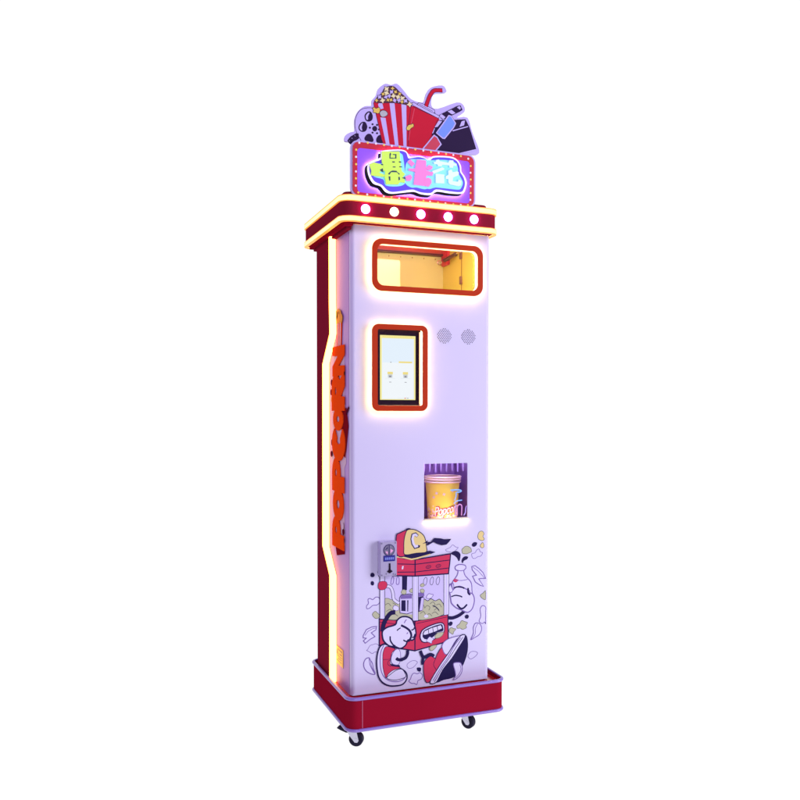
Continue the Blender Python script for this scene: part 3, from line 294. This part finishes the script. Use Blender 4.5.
# door: front sheet with openings + returned edges
WIN = rrect(.0970, .4190, 1.3545, 1.4745, .018); PICK = rrect(.2525, .3960, .6645, .8310, .0015, 2)
r = .012
bm = bmesh.new()
add_plate(bm, [(BX0+r, ZB+.003), (BX1-r, ZB+.003), (BX1-r, 1.5285), (BX0+r, 1.5285)], [WIN, PICK], BY0, BY0+.002, FR)
for s, xe in ((1, BX0), (-1, BX1)):
    o1 = [(xe+s*(r-r*math.sin(math.radians(a))), BY0+r-r*math.cos(math.radians(a))) for a in range(0, 91, 10)]+[(xe, .0735)]
    i1 = [(xe+s*.002, .0735)]+[(xe+s*(r-(r-.002)*math.sin(math.radians(a))), BY0+r-(r-.002)*math.cos(math.radians(a))) for a in range(90, -1, -10)]
    add_plate(bm, o1+i1, [], ZB+.003, 1.5285, TP)
bmesh.ops.remove_doubles(bm, verts=bm.verts, dist=1e-5)
door = obj('door', bm, PANEL, root)
bm = bmesh.new(); add_box(bm, BX0+.004, BX1-.004, BY0-.0015, BY0-.0002, ZB+.004, ZB+.0075); obj('door_hem', bm, PANEL, door)

# ---- display window, its frame and the lit chamber
dw = box('display_window', (.0975, .4185, BY0+.003, BY0+.006, 1.356, 1.473), glass('window_glass', .03), root, 0)
fo = rrect(.0820, .4350, 1.3385, 1.4900, .030, 10); fi = rrect(.0975, .4190, 1.3545, 1.4745, .020, 10)
plate('frame', fo, [fi], .0310, .0360, FR, ORANGE, dw)
bm = bmesh.new(); add_flat(bm, [rrect(.0845, .4325, 1.341, 1.4875, .028, 10), rrect(.090, .427, 1.3475, 1.481, .024, 10)], .0364, FR); obj('halo_light', bm, HALO, dw)
CHW = mat('chamber_enamel', (.82, .68, .14), .35, coat=.2); CHB = mat('chamber_back', (.80, .74, .34), .4)
for dims in ((.040, .0415, .0605, .40, 1.27, 1.583), (.456, .458, .0605, .40, 1.27, 1.583)): box('chamber_wall', dims, CHW, dw, 0)
box('chamber_back', (.0425, .4555, .396, .399, 1.2705, 1.5825), CHB, dw, 0)
bm = bmesh.new(); add_box(bm, .0425, .4555, .061, .3955, 1.268, 1.2705); obj('chamber_floor', bm, CHW, dw)
box('chamber_ceiling', (.0425, .4555, .061, .3955, 1.580, 1.5828), mat('chamber_ceiling', (.65, .30, .20), .4), dw, 0)
box('popper_box', (.060, .247, .25, .36, 1.271, 1.4715), mat('popper_cream', (.86, .84, .50), .35), dw, .003)
box('top_rail', (.0425, .4555, .372, .3955, 1.524, 1.556), mat('rail_red', (.50, .06, .05), .35), dw, .002)
box('rail_lip', (.0425, .4555, .366, .3955, 1.5185, 1.524), mat('rail_dark', (.10, .015, .02), .4), dw, .001)
for k in range(9):
    bm = bmesh.new(); g = bmesh.ops.create_uvsphere(bm, u_segments=8, v_segments=5, radius=.0022); bmesh.ops.translate(bm, verts=g['verts'], vec=(.09+k*.042, .395, 1.510))
    obj('rivet', bm, mat('brass_rivet', (.5, .3, .12), .3, metal=.6), dw)
box('side_rail', (.452, .456, .10, .372, 1.545, 1.560), mat('rail_orange', (.7, .25, .1), .4), dw, .001)
box('bracket', (.4435, .4555, .335, .385, 1.484, 1.535), mat('bracket_red', (.62, .04, .06), .35), dw, .002)
bm = bmesh.new(); add_tube(bm, [(.437, .34, 1.498), (.445, .262, 1.507)], .0065, 14); st = obj('gas_strut', bm, mat('strut_dark', (.10, .03, .03), .3), dw)
bm = bmesh.new(); add_tube(bm, [(.4445, .27, 1.506), (.450, .205, 1.512)], .0025, 10); obj('piston_rod', bm, mat('rod_steel', (.7, .6, .45), .25, metal=.8), dw)
bm = bmesh.new(); add_tube(bm, [(.430+.008*math.cos(t*.5), .365, 1.494+.008*math.sin(t*.5)) for t in range(12)], .002, 8); obj('rod_eye', bm, mat('rod_steel', (.7, .6, .45), .25, metal=.8), dw)
for z in (1.418, 1.500): box('hinge', (.449, .4555, .233, .245, z-.013, z+.013), mat('hinge_steel', (.28, .13, .10), .35, metal=.4), dw, .001)
box('panel_gap', (.4545, .4557, .2375, .2395, 1.30, 1.56), mat('gap_brown', (.25, .09, .03), .6), dw, 0)
bm = bmesh.new(); add_tube(bm, [(.100, .075, 1.4745), (.104, .075, 1.44), (.099, .075, 1.428)], .0016, 8); add_tube(bm, [(.108, .075, 1.4745), (.101, .075, 1.43)], .0012, 8); obj('wire_arm', bm, mat('rod_steel', (.7, .6, .45)), dw)
bm = bmesh.new(); add_box(bm, .06, .44, .064, .070, 1.49, 1.500); add_box(bm, .044, .048, .066, .072, 1.30, 1.47); add_box(bm, .4490, .453, .066, .072, 1.34, 1.47)
obj('chamber_light', bm, glow('chamber_led', (1.0, .92, .58), 30.0), dw)

# ---- touch screen
ts = plate('touch_screen', rrect(.0995, .2375, 1.0065, 1.2310, .004, 3), [], .0475, .0545, FR, BLACK, root)
plate('frame', rrect(.0820, .2550, .9895, 1.2430, .020, 8), [rrect(.0985, .2400, 1.0060, 1.2280, .006, 6)], .0320, .0370, FR, ORANGE, ts)
bm = bmesh.new(); add_flat(bm, [rrect(.0845, .2525, .992, 1.2405, .018, 8), rrect(.0895, .2475, .997, 1.2355, .014, 8)], .0374, FR); obj('halo_light', bm, HALO, ts)
box('lit_gap', (.2335, .2360, .0455, .0470, 1.010, 1.224), LED, ts, 0)  # glowing bar drawn for the lit gap beside the bezel
sx0, sx1, sz0, sz1 = .1105, .2215, 1.0225, 1.2120
bm = bmesh.new(); cols = [(1.0, .90, .35), (.84, .95, 1.06), (.95, 1.0, 1.04), (.95, .78, .25), (.78, .74, .45), (.25, .24, .28), (.70, .76, .80), (.75, .25, .15)]
sm = [glow('screen_ink_%s' % n, c, .93) for n, c in zip(('yellow', 'pale', 'white', 'gold', 'tan', 'grey', 'line', 'red'), cols)]
d = [.0472]
def S(x0, x1, z0, z1, k):
    d[0] -= .00004; w = sx1-sx0; h = sz1-sz0
    add_flat(bm, [rrect(sx0+x0*w, sx0+x1*w, sz0+z0*h, sz0+z1*h, .0008, 2)], d[0], FR, k)
S(0, 1, 0, 1, 0); S(.05, .955, .012, .955, 1)
S(.07, .935, .62, .94, 1); S(.07, .935, .015, .58, 2)
for k in range(16): S(.08+k*.052, .105+k*.052+.012*(k % 3 == 0), .972, .984, 3)
S(.52, .90, .575, .600, 3); S(.28, .32, .578, .588, 5)
for cx in (.28, .71):
    S(cx-.17, cx+.17, .26, .50, 2)
    S(cx-.075, cx+.075, .395, .435, 3); S(cx-.06, cx+.06, .385, .405, 4)
    S(cx-.065, cx+.065, .345, .392, 6); S(cx-.03, cx+.03, .350, .372, 5); S(cx-.055, cx+.05, .352, .356, 5); S(cx-.055, cx+.05, .378, .382, 5)
    S(cx-.14, cx+.14, .333, .336, 6); S(cx-.03, cx+.035, .272, .280, 5)
for k in range(4): S(.50+k*.045, .52+k*.045, .022, .030, 6)
S(.68, .72, .018, .034, 7); S(.74, .80, .022, .030, 5)
obj('display', bm, sm, ts, smooth=False)

# ---- speaker grilles
for gx in (.3175, .3975):
    bm = bmesh.new(); add_plate(bm, circ(gx, 1.2170, .0225, 40), [], BY0-.0006, BY0-.0001, FR, 0)
    for i in range(-5, 6):
        for j in range(-6, 7):
            x = (i+.5*(j % 2))*.0062; z = j*.0043
            if x*x+z*z < .0222**2: add_flat(bm, [circ(gx+x, 1.2170+z, .00160, 8)], BY0-.0008, FR, 1)
    obj('speaker_grille', bm, [PANEL, mat('grille_hole', (.03, .015, .05), .8, spec=0)], root, smooth=False)

# ---- pickup window and compartment
CMP = mat('compartment_purple', (.24, .12, .42), .5, spec=.2)
pw = box('pickup_window', (.2530, .3955, BY0+.004, BY0+.006, .6650, .8305), glass('pickup_glass', .05, (.97, .95, 1)), root, 0)
bm = bmesh.new()
add_box(bm, .205, .207, .0645, .262, .645, .862); add_box(bm, .441, .443, .0645, .262, .645, .862); add_box(bm, .205, .443, .2625, .2645, .645, .862)
obj('compartment', bm, CMP, pw)
box('compartment_ceiling', (.207, .441, .0645, .262, .8625, .8645), CMP, pw, 0)
box('compartment_floor', (.2075, .4405, .0645, .262, .6405, .6445), mat('tray_amber', (.75, .42, .12), .25, coat=.4), pw, 0)
bm = bmesh.new()
for k in range(12): add_box(bm, .214+k*.0185, .218+k*.0185, .100, .103, .803-.002*(k % 2), .862, .0006)
obj('comb', bm, mat('comb_lilac', (.20, .13, .30), .4), pw)
bm = bmesh.new(); add_box(bm, .2515, .3975, .0490, .0548, .6590, .6640, .0008); obj('sill', bm, mat('sill_cream', (.80, .72, .50), .3), pw)
bm = bmesh.new(); add_box(bm, .253, .396, .0495, .0535, .6575, .6588); obj('sill_light', bm, glow('sill_led', (1.0, .76, .36), 46), pw)
bm = bmesh.new(); add_box(bm, .215, .433, .068, .071, .648, .6515); obj('tray_light', bm, glow('tray_led', (1.0, .85, .60), 30), pw)
bm = bmesh.new(); add_box(bm, .215, .430, .067, .070, .856, .861); obj('compartment_light', bm, glow('comp_led', (.95, .85, 1.0), 75), pw)
GP = {'B': mat('reflection_sky', (.20, .45, .95), .3, em=(.2, .4, .9), es=.12), 'V': mat('reflection_violet', (.42, .30, .80), .4), 'P': mat('reflection_mauve', (.60, .25, .55), .4)}
printed('glass_reflection', REFLECT, BY0+.0036, -.00002, FR, GP, pw)  # reflections on the pane drawn as ink strokes

# ---- coin slot
cs = box('coin_slot', (.1055, .1570, .030, .0548, .5045, .6065), mat('coin_panel', (.50, .46, .66), .25, metal=.35, coat=.3), root, .0012)
bm = bmesh.new(); cc = (.1325, .5815); add_plate(bm, circ(*cc, .0175, 36), [], .0288, .0299, FR, 0)
add_flat(bm, [circ(*cc, .0150, 36)], .02875, FR, 1); add_flat(bm, [rrect(cc[0]-.0015, cc[0]+.0015, cc[1]-.017, cc[1]+.017, .001, 2)], .0287, FR, 2)
add_flat(bm, [[(cc[0]-.014, cc[1]), (cc[0]-.004, cc[1]+.012), (cc[0]-.004, cc[1]+.004)]], .0287, FR, 2); add_flat(bm, [[(cc[0]+.004, cc[1]-.010), (cc[0]+.013, cc[1]-.002), (cc[0]+.004, cc[1]+.004)]], .0287, FR, 3)
add_flat(bm, [[(cc[0]-.012, cc[1]-.003), (cc[0]-.004, cc[1]-.004), (cc[0]-.005, cc[1]-.013)]], .0287, FR, 3)
obj('coin_dial', bm, [mat('ink_navy', (.03, .02, .10)), CHROME, mat('ink_navy', (0, 0, 0)), mat('ink_rose', (.75, .35, .60), .3)], cs, smooth=False)
bm = bmesh.new(); add_box(bm, .1150, .1510, .0285, .0299, .5485, .5660, .0008); dsp = obj('coin_display', bm, mat('ink_blue', (.03, .03, .22), .2), cs)
bm = bmesh.new()
for k in range(5): add_flat(bm, [rrect(.1195+k*.0058, .1240+k*.0058, .5535, .5605, .0006, 2)], .0283, FR)
obj('digits', bm, glow('digit_blue', (.25, .30, .95), .8), dsp)
bm = bmesh.new(); add_plate(bm, [(.1320, .5425), (.1365, .5425), (.1368, .5240), (.1435, .5185), (.1345, .5130), (.1260, .5185), (.1318, .5240)], [], .0280, .0299, FR); obj('coin_chute', bm, BLACK, cs)
for x, z in ((.110, .602), (.152, .602), (.110, .509), (.152, .509), (.124, .512), (.146, .510)): plate('screw', circ(x, z, .002, 12), [], .0290, .0299, FR, CHROME, cs)

# ---- printed film on the door
PAL = {'N': mat('ink_print_navy', (.014, .009, .06), .5, spec=.08), 'R': mat('ink_crimson', (.52, .030, .085), .5, spec=.12), 'C': mat('ink_cream', (.66, .52, .22), .5, spec=.12), 'W': mat('ink_white', (.60, .565, .76), .5, spec=.12),
       'O': mat('ink_olive', (.42, .42, .29), .5, spec=.12), 'L': mat('ink_violet_line', (.17, .11, .34), .5, spec=.12), 'V': mat('ink_pale_violet', (.52, .46, .72), .5, spec=.12), 'G': mat('ink_moss', (.16, .16, .13), .5, spec=.12)}
printed('front_print', FRONT, BY0-.0003, -.000012, FR, PAL, root, label='printed cartoon of a popcorn cart with cap, gloves and sneakers')

# ---- left side: maroon side plate with the light strip along its bent front edge
ed = [(.214, 1.528), (.212, 1.320), (.206, 1.226), (.292, 1.136), (.296, .562), (.212, .482), (.216, .1525)]
plate('side_plate', ed+[(.385, .1525), (.385, 1.528)], [], .008, BX0-.0002, LF, MAROON, root)
bm = bmesh.new(); A = []; n = len(ed)
ex = [(p[0]-.0005, p[1]) for p in ed]
def stripverts(off, xs):
    out = []
    for i, p in enumerate(ed): out.append([Vector((x, p[0]-off[k], p[1])) for k, x in enumerate(xs)])
    return out
xs = [.0050, .0030, .0034, .0080, .013, .018, .0222, .0222]; off = [-.006, .001, .0065, .0088, .0095, .0088, .0060, -.001]
rs = stripverts(off, xs); add_loft(bm, rs, (1, 1)); strip = obj('light_strip', bm, LEDS, root, label='bent warm light strip along the side plate')
bm = bmesh.new(); off = [-.0090, -.0062, -.0062, -.0090]; add_loft(bm, stripverts(off, [.0040, .0040, .0078, .0078]), (1, 1)); obj('added_glow_emitter', bm, glow('amber_glow_emitter', (1.0, .30, .04), 9), strip)  # hidden emitter added to throw an amber glow on the side plate
bm = bmesh.new(); add_box(bm, .0226, .0248, .139, .222, .2140, .2665); stk = obj('warning_sticker', bm, mat('sticker_yellow', (.78, .45, .03), .4), root)
bm = bmesh.new()
for a, b, c_, e in ((.145, .195, .256, .262), (.150, .175, .246, .251), (.150, .200, .238, .241), (.150, .190, .231, .234), (.150, .205, .223, .226)): add_flat(bm, [rrect(a, b, c_, e, .001, 2)], .0224, LF)
add_flat(bm, [[(.184, .243), (.214, .243), (.199, .259)]], .0224, LF)
obj('warning_mark', bm, mat('ink_brown', (.10, .04, .02), .4), stk, smooth=False)

# side lettering, reads upwards
def text_bm(body, size, offset=0, shear=0):
    cu = bpy.data.curves.new('txt', 'FONT'); cu.body = body; cu.size = size; cu.offset = offset; cu.shear = shear; cu.space_character = .92
    to = bpy.data.objects.new('txt', cu); C.collection.objects.link(to); dg = bpy.context.evaluated_depsgraph_get()
    me = bpy.data.meshes.new_from_object(to.evaluated_get(dg)); bpy.data.objects.remove(to)
    bm = bmesh.new(); bm.from_mesh(me); bpy.data.meshes.remove(me); return bm
LR = mat('letter_red', (.85, .070, .006), .5, spec=0)
def arc(cx, cy, rx, ry, a0, a1, n=12): return [(cx+rx*math.cos(math.radians(a0+(a1-a0)*q/n)), cy+ry*math.sin(math.radians(a0+(a1-a0)*q/n))) for q in range(n+1)]
# chunky letters in a unit box (a along the word, b from foot to head): outline, counter
LET = {'P': ([(0, 0), (.46, 0), (.46, .32)]+arc(.52, .66, .48, .34, -85, 90)+[(0, 1)], arc(.55, .68, .12, .09, 0, 345)),
       'O': (arc(.5, .5, .5, .5, 0, 348, 28), arc(.5, .52, .14, .17, 0, 340)),
       'C': (arc(.5, .5, .5, .5, 38, 322, 26)+[(.62, .36), (.50, .34), (.44, .50), (.52, .66), (.64, .62)], None),
       'R': ([(0, 0), (.36, 0), (.38, .26), (.62, 0), (1, 0), (.80, .36)]+arc(.55, .68, .43, .32, -50, 90)+[(0, 1)], arc(.52, .69, .11, .08, 0, 345)),
       'N': ([(0, 0), (.32, 0), (.34, .48), (.66, 0), (1, 0), (1, 1), (.70, 1), (.66, .54), (.34, 1), (0, 1)], None)}
SLOT = [(.572, .668, .118, .246), (.656, .756, .122, .236), (.744, .848, .116, .246), (.838, .948, .106, .246), (.930, 1.000, .126, .234), (.990, 1.106, .112, .248), (1.096, 1.186, .112, .240)]
def side_letters():
    first = None
    for i, ch in enumerate('POPCORN'):
        z0, z1, ya, yb = SLOT[i]; o_l, h_l = LET[ch]; m2 = lambda P: [(ya+b*(yb-ya), z0+a*(z1-z0)) for a, b in P]
        d0 = BX0-.0052-.0004*(i % 2)
        o = plate('side_lettering' if i == 0 else 'letter', m2(o_l), [m2(h_l)] if h_l else [], d0, BX0-.0022, LF, LR, root if i == 0 else first, smooth=False)
        if i == 0: first = o
    first['label'] = 'red orange POPCORN lettering reading upwards beside the light strip'
    return first
LETW = mat('letter_backing', (.55, .38, .50), .5, spec=.1); DKR = mat('letter_dark_red', (.20, .006, .012), .5, spec=0)
sl = side_letters()
def lfp(nm, P, x, m_, sm=False): return plate(nm, smoothp(P) if sm else P, [], BX0-x, BX0-x+.0009, LF, m_, sl, smooth=False)
WINE = mat('ink_wine', (.10, .005, .02), .5, spec=0); CORN = mat('corn_amber', (.62, .24, .03), .5, spec=.05)
# pale cut-out edge showing round the letters, slot by slot
lfp('letter_backing', [(.120, .574), (.236, .574), (.240, .664), (.258, .700), (.240, .742), (.262, .800), (.262, .842), (.256, .930), (.242, 1.018), (.268, 1.040), (.262, 1.100), (.238, 1.110), (.240, 1.184), (.121, 1.184), (.120, 1.014), (.106, .990), (.104, .835), (.121, .820)], .0012, LETW)
lfp('ribbon_tail', [(.120, .588), (.120, .562), (.205, .546), (.228, .588)], .0018, DKR)
lfp('clapper', [(.078, .945), (.110, .850), (.150, .865), (.150, .985), (.100, 1.000)], .0020, DKR)
lfp('clapper_arm', [(.066, .998), (.074, 1.004), (.100, .985), (.096, .978)], .0032, WINE)
ctn = lfp('carton', [(.150, 1.178), (.140, 1.262), (.222, 1.262), (.210, 1.178)], .0024, LR)
for k in range(3): lfp('carton_stripe', [(.157+k*.020, 1.181), (.152+k*.026, 1.260), (.162+k*.026, 1.260), (.166+k*.020, 1.181)], .0034, LETW)
for y, z in ((.146, 1.266), (.162, 1.279), (.180, 1.285), (.198, 1.281), (.216, 1.268), (.172, 1.268), (.192, 1.266)): lfp('kernel', circ(y, z, .0145, 9), .0038+.0003*((y*1000) % 3), CORN)
for y, z in ((.250, .892), (.258, .856), (.252, 1.078), (.258, 1.048), (.250, 1.025), (.124, .604), (.127, .628), (.132, .645)): lfp('kernel', circ(y, z, .010, 9), .0042+.0002*((z*1000) % 4), [LETW, WINE, CORN][int(z*1000) % 3])

# ---- header
HX0, HX1, HY0, HY1, HR = -.014, .476, .009, .470, .032
h_ = lambda z, off: ring_xy(HX0, HX1, HY0, HY1, HR, z, off, 12)
bm = bmesh.new(); add_loft(bm, [h_(1.530, -.004), h_(1.530, 0), h_(1.598, 0), h_(1.598, -.003)], (0, 1)); add_plate(bm, [(v.x, v.y) for v in h_(0, -.0045)], [[(.0255, .058), (.4695, .058), (.4695, .429), (.0255, .429)]], 1.5305, 1.532, TP); head = obj('header', bm, MAROON, root)
for z0, z1 in ((1.528, 1.5420), (1.5850, 1.600)):
    bm = bmesh.new(); rs = []; zc = (z0+z1)/2; hz = (z1-z0)/2
    for k in range(9):
        a = math.pi*(k/8-.5); rs.append(h_(zc+hz*math.sin(a), .0005+.0055*math.cos(a)))
    rs.append(h_(z1, -.004)); rs.append(h_(z0, -.004)); add_loft(bm, rs, closed=True); obj('light_strip', bm, LED, head)
for z0, z1 in ((1.5405, 1.5425), (1.5838, 1.5858), (1.5263, 1.5285), (1.5993, 1.6015)):
    bm = bmesh.new(); rs = [h_(z0, .0045), h_(z1, .0045), h_(z1, -.005), h_(z0, -.005)]; add_loft(bm, rs, closed=True); obj('bloom_fringe', bm, mat('amber_bloom', (.80, .20, .03), .4, em=(1.0, .36, .05), es=.9), head)  # self-glowing rings imitate the amber bloom along the strips
box('soffit_step', (-.002, .0245, .030, .440, 1.5195, 1.5300), RED, head, .001)
box('soffit_step', (.009, .0247, .050, .430, 1.5120, 1.5193), MAROON, head, .001)
bm = bmesh.new(); lid_r = lambda z, o: ring_xy(.004, .458, .044, .455, .02, z, o); add_loft(bm, [lid_r(1.6016, 0), lid_r(1.617, 0), lid_r(1.619, -.002)], (1, 1)); obj('lid', bm, MAROON, head)
for i, (x, col, pw_) in enumerate(((.0548, (1, .13, .75), 34), (.1409, (1, .62, .30), 9), (.2232, (1, .13, .80), 34), (.3095, (.85, .13, 1), 34), (.3941, (.75, .13, 1), 34))):
    bm = bmesh.new(); g = bmesh.ops.create_uvsphere(bm, u_segments=24, v_segments=12, radius=.0128); bmesh.ops.scale(bm, verts=bm.verts, vec=(1, .55, 1)); bmesh.ops.translate(bm, verts=bm.verts, vec=(x-.0005, HY0-.0025, 1.5637))
    obj('lamp', bm, glow('lamp_glow_%s' % ('pink', 'cream', 'magenta', 'orchid', 'violet')[i], col, pw_), head)
    bm = bmesh.new(); add_tube(bm, [(x-.0005+.0132*math.cos(t*math.pi/16), HY0-.0008, 1.5637+.0132*math.sin(t*math.pi/16)) for t in range(32)], .0009, 6, closed=True); obj('lamp_ring', bm, CHROME, head)

# ---- sign
sg = plate('sign', smoothp(pairs(SIGN_OUTLINE[0]), True, 3), [], .0345, .0425, FR, LAV, root, label='cut-out sign of popcorn, cup, film reel, clapper and glasses')
SP = {'N': mat('ink_aubergine', (.022, .010, .045), .45, spec=.1), 'R': mat('ink_scarlet', (.52, .012, .035), .45, spec=.1), 'l': mat('ink_lilac', (.50, .42, .78), .5, spec=.1), 'K': mat('ink_dark_brown', (.10, .04, .05), .5, spec=.1),
      'Y': mat('ink_corn', (.70, .50, .10), .5, spec=.1), 'y': mat('ink_pale_corn', (.75, .66, .38), .5, spec=.1), 'g': mat('ink_grey', (.42, .42, .45), .5, spec=.1), 'p': mat('ink_pink', (.62, .10, .16), .5, spec=.1),
      'B': mat('ink_sky_blue', (.17, .28, .80), .45, spec=.1), 'P': mat('ink_raspberry', (.55, .06, .10), .45, spec=.1)}
printed('sign_print', SIGN, .0343, -.000012, FR, SP, sg)
X0, X1, Z0, Z1 = .0150, .4060, 1.6018, 1.7605
sb = plate('light_box', rrect(X0, X1, Z0, Z1, .024), [], .0255, .0325, FR, LAV, sg)
plate('border', rrect(X0+.0060, X1-.0060, Z0+.0040, Z1-.0050, .019), [rrect(X0+.020, X1-.020, Z0+.0120, Z1-.0215, .010)], .0225, .0254, FR, mat('border_red', (.50, .010, .030), .35, coat=.3), sb)
plate('glow_panel', rrect(X0+.0202, X1-.0202, Z0+.0122, Z1-.0217, .0098), [], .0235, .0254, FR, mat('violet_panel', (.22, .085, .80), .5, em=(.20, .04, .80), es=.35, spec=.1), sb)
bmesh_b = bmesh.new(); g = bmesh.ops.create_uvsphere(bmesh_b, u_segments=12, v_segments=8, radius=.0031); bmesh.ops.scale(bmesh_b, verts=bmesh_b.verts, vec=(1, .6, 1))
proto = {}
for k, (nm, col) in enumerate((('bulb_white', (.95, .80, 1.0)), ('bulb_gold', (.98, .66, .16)))):
    me = bpy.data.meshes.new('bulb'); bmesh_b.to_mesh(me); me.materials.append(glow(nm, col, .95)); me.shade_smooth(); proto[k] = me
bmesh_b.free()
for x, z, k in BULBS:
    z = max(z, int((Z0+.0035)*1e4))
    b = bpy.data.objects.new('bulb', proto[k]); b.location = (x*1e-4-.001, .0222, z*1e-4); C.collection.objects.link(b); b.parent = sb
lt = plate('lettering', smoothp(pairs(BLOB[0]), True, 3), [], .005, .0135, FR, [mat('letter_face_white', (.85, .80, .95), .3, em=(.9, .85, 1), es=.35), mat('letter_side_black', (.01, .01, .015), .3)], sb, mside=1, label='raised block with the Chinese word for popcorn')
bm = bmesh.new(); P = pairs(BLOB[0]); cx = sum(p[0] for p in P)/len(P); cz = sum(p[1] for p in P)/len(P)
add_flat(bm, [smoothp([(cx-.003+(p[0]-cx)*.995, cz-.002+(p[1]-cz)*.985) for p in P], True, 3)], .0175, FR); obj('back_light', bm, glow('violet_back_led', (.92, .85, 1.0), 30), lt)
plate('shadow_plate', smoothp([(p[0]-.0050, p[1]-.0050) for p in pairs(BLOB[0])], True, 3), [], .0138, .0170, FR, mat('letter_side_black', (.01, .01, .015), .3), lt)
d0 = .0049
bm = bmesh.new(); add_flat(bm, [smoothp(pairs(BLOB_BLUE[0]), True, 3)], d0, FR); d0 -= .0001
for q in CYAN:
    P = pairs(q); cx = sum(p[0] for p in P)/len(P); cz = sum(p[1] for p in P)/len(P)
    add_flat(bm, [smoothp([(cx+(p[0]-cx)*.965, cz+(p[1]-cz)*.93) for p in P], True, 3)], d0, FR, 1); d0 -= .0001
obj('letter_outline', bm, [mat('ink_ultramarine', (.10, .06, .70), .35, em=(.10, .06, .70), es=.25), mat('ink_cyan', (.22, .66, .90), .35, em=(.2, .62, .9), es=.35)], lt, smooth=False)
gm = {'g': mat('glyph_lime', (.52, .76, .10), .35, em=(.5, .76, .1), es=.3), 'm': mat('glyph_pink', (.80, .20, .52), .35, em=(.8, .2, .5), es=.3), 'w': mat('glyph_white', (.62, .80, .84), .35, em=(.62, .82, .86), es=.25), 'k': mat('glyph_gap', (.02, .06, .10), .4)}
G3 = {}
gy = 0
for key, pts in GLYPHS: G3.setdefault(key, []).append(pts)
for key in 'gmw':
    bm = bmesh.new()
    for i, p in enumerate(G3[key]): add_plate(bm, pairs(p), [], .0010-.00015*i, .0045+.00003*i, FR)
    gl = obj('glyph', bm, gm[key], lt)
    if key == 'g':
        bm = bmesh.new()
        for i, p in enumerate(G3['k']): add_flat(bm, [pairs(p)], .0006-.00001*i, FR)
        obj('glyph_cut', bm, gm['k'], gl, smooth=False)

# ------------------------------------------------------------ the bucket in the compartment
bk_ = bpy.data.objects.new('popcorn_bucket', None); bk_.location = (.352, .150, .645); C.collection.objects.link(bk_)
bk_['label'] = 'yellow paper popcorn bucket standing behind the glass of the small pickup window'; bk_['category'] = 'bucket'
bm = bmesh.new(); add_lathe(bm, [(0, .6455), (.0445, .6455), (.0455, .648), (.0545, .778), (.0538, .778), (.0440, .650), (0, .650)], 48, 0, (.352, .150))
M = mat('bucket_yellow', (.95, .74, .09), .45)
cup = obj('cup', bm, M, bk_)
for z, rr in ((.7835, .0570), (.7765, .0562), (.7685, .0555)):
    bm = bmesh.new(); add_tube(bm, [(.352+rr*math.cos(t*math.pi/24), .150+rr*math.sin(t*math.pi/24), z) for t in range(48)], .0030, 8, closed=True); obj('rim', bm, mat('rim_cream', (.85, .62, .55), .4), bk_)
def on_cup(a, z, out): rr = .0455+(z-.648)*(.009/.13)+out; return Vector((.352+rr*math.sin(a), .150-rr*math.cos(a), z))
def wrap(bm, z0, out):
    for v in bm.verts: v.co = on_cup(v.co.x/.050, z0+v.co.y, out + v.co.z)
bm = bmesh.new(); rnd = random.Random(5)
for k in range(150):
    a = rnd.uniform(-1.9, 1.1); z = .650+abs(rnd.gauss(0, .018)); rr = rnd.uniform(.0018, .0042)
    if z > .695: continue
    ctr = (a*.05, z); t0 = rnd.random()*6; V = [bm.verts.new(on_cup(ctr[0]/.05+rr*(1+.3*math.sin(3*q))*math.cos(q+t0)/.05, z+rr*(1+.3*math.sin(3*q))*math.sin(q+t0), .0005+k*.000006)) for q in [i*math.pi/4.5 for i in range(9)]]
    f = bm.faces.new(V); f.material_index = rnd.choice((0, 0, 1, 2, 3))
obj('cup_print', bm, [mat('corn_pink_white', (.85, .66, .66), .5), mat('corn_rose', (.70, .25, .28), .5), mat('corn_tan', (.80, .50, .30), .5), mat('corn_plum', (.30, .12, .25), .5)], cup, smooth=False)
for nm, sz, of, out, mm in (('cup_lettering_edge', .034, .0022, .0017, mat('cup_red', (.60, .03, .05), .4)), ('cup_lettering', .034, .0004, .0021, mat('cup_white', (.92, .85, .85), .4))):
    bm = text_bm('Popcorn', sz, of, .2)
    bmesh.ops.triangulate(bm, faces=bm.faces)
    bmesh.ops.subdivide_edges(bm, edges=[e for e in bm.edges if e.calc_length() > .006], cuts=2)
    x0 = min(v.co.x for v in bm.verts); x1 = max(v.co.x for v in bm.verts)
    for v in bm.verts: v.co.x = (v.co.x-x0)*.78-.045; v.co.y = v.co.y*1.15+(v.co.x)*.18
    wrap(bm, .672, out); obj(nm, bm, mm, cup, smooth=False)
bm = bmesh.new()
for a, z in ((-.75, .735), (-.30, .732), (-.95, .722), (.25, .742), (.6, .728)):
    rr = .004; V = [bm.verts.new(on_cup(a+rr*(1+.35*math.sin(4*q))*math.cos(q)/.05, z+rr*(1+.35*math.sin(4*q))*math.sin(q), .0008)) for q in [i*math.pi/8 for i in range(16)]]; bm.faces.new(V)
obj('cup_kernel', bm, mat('corn_pink_white', (.85, .66, .66)), cup, smooth=False)
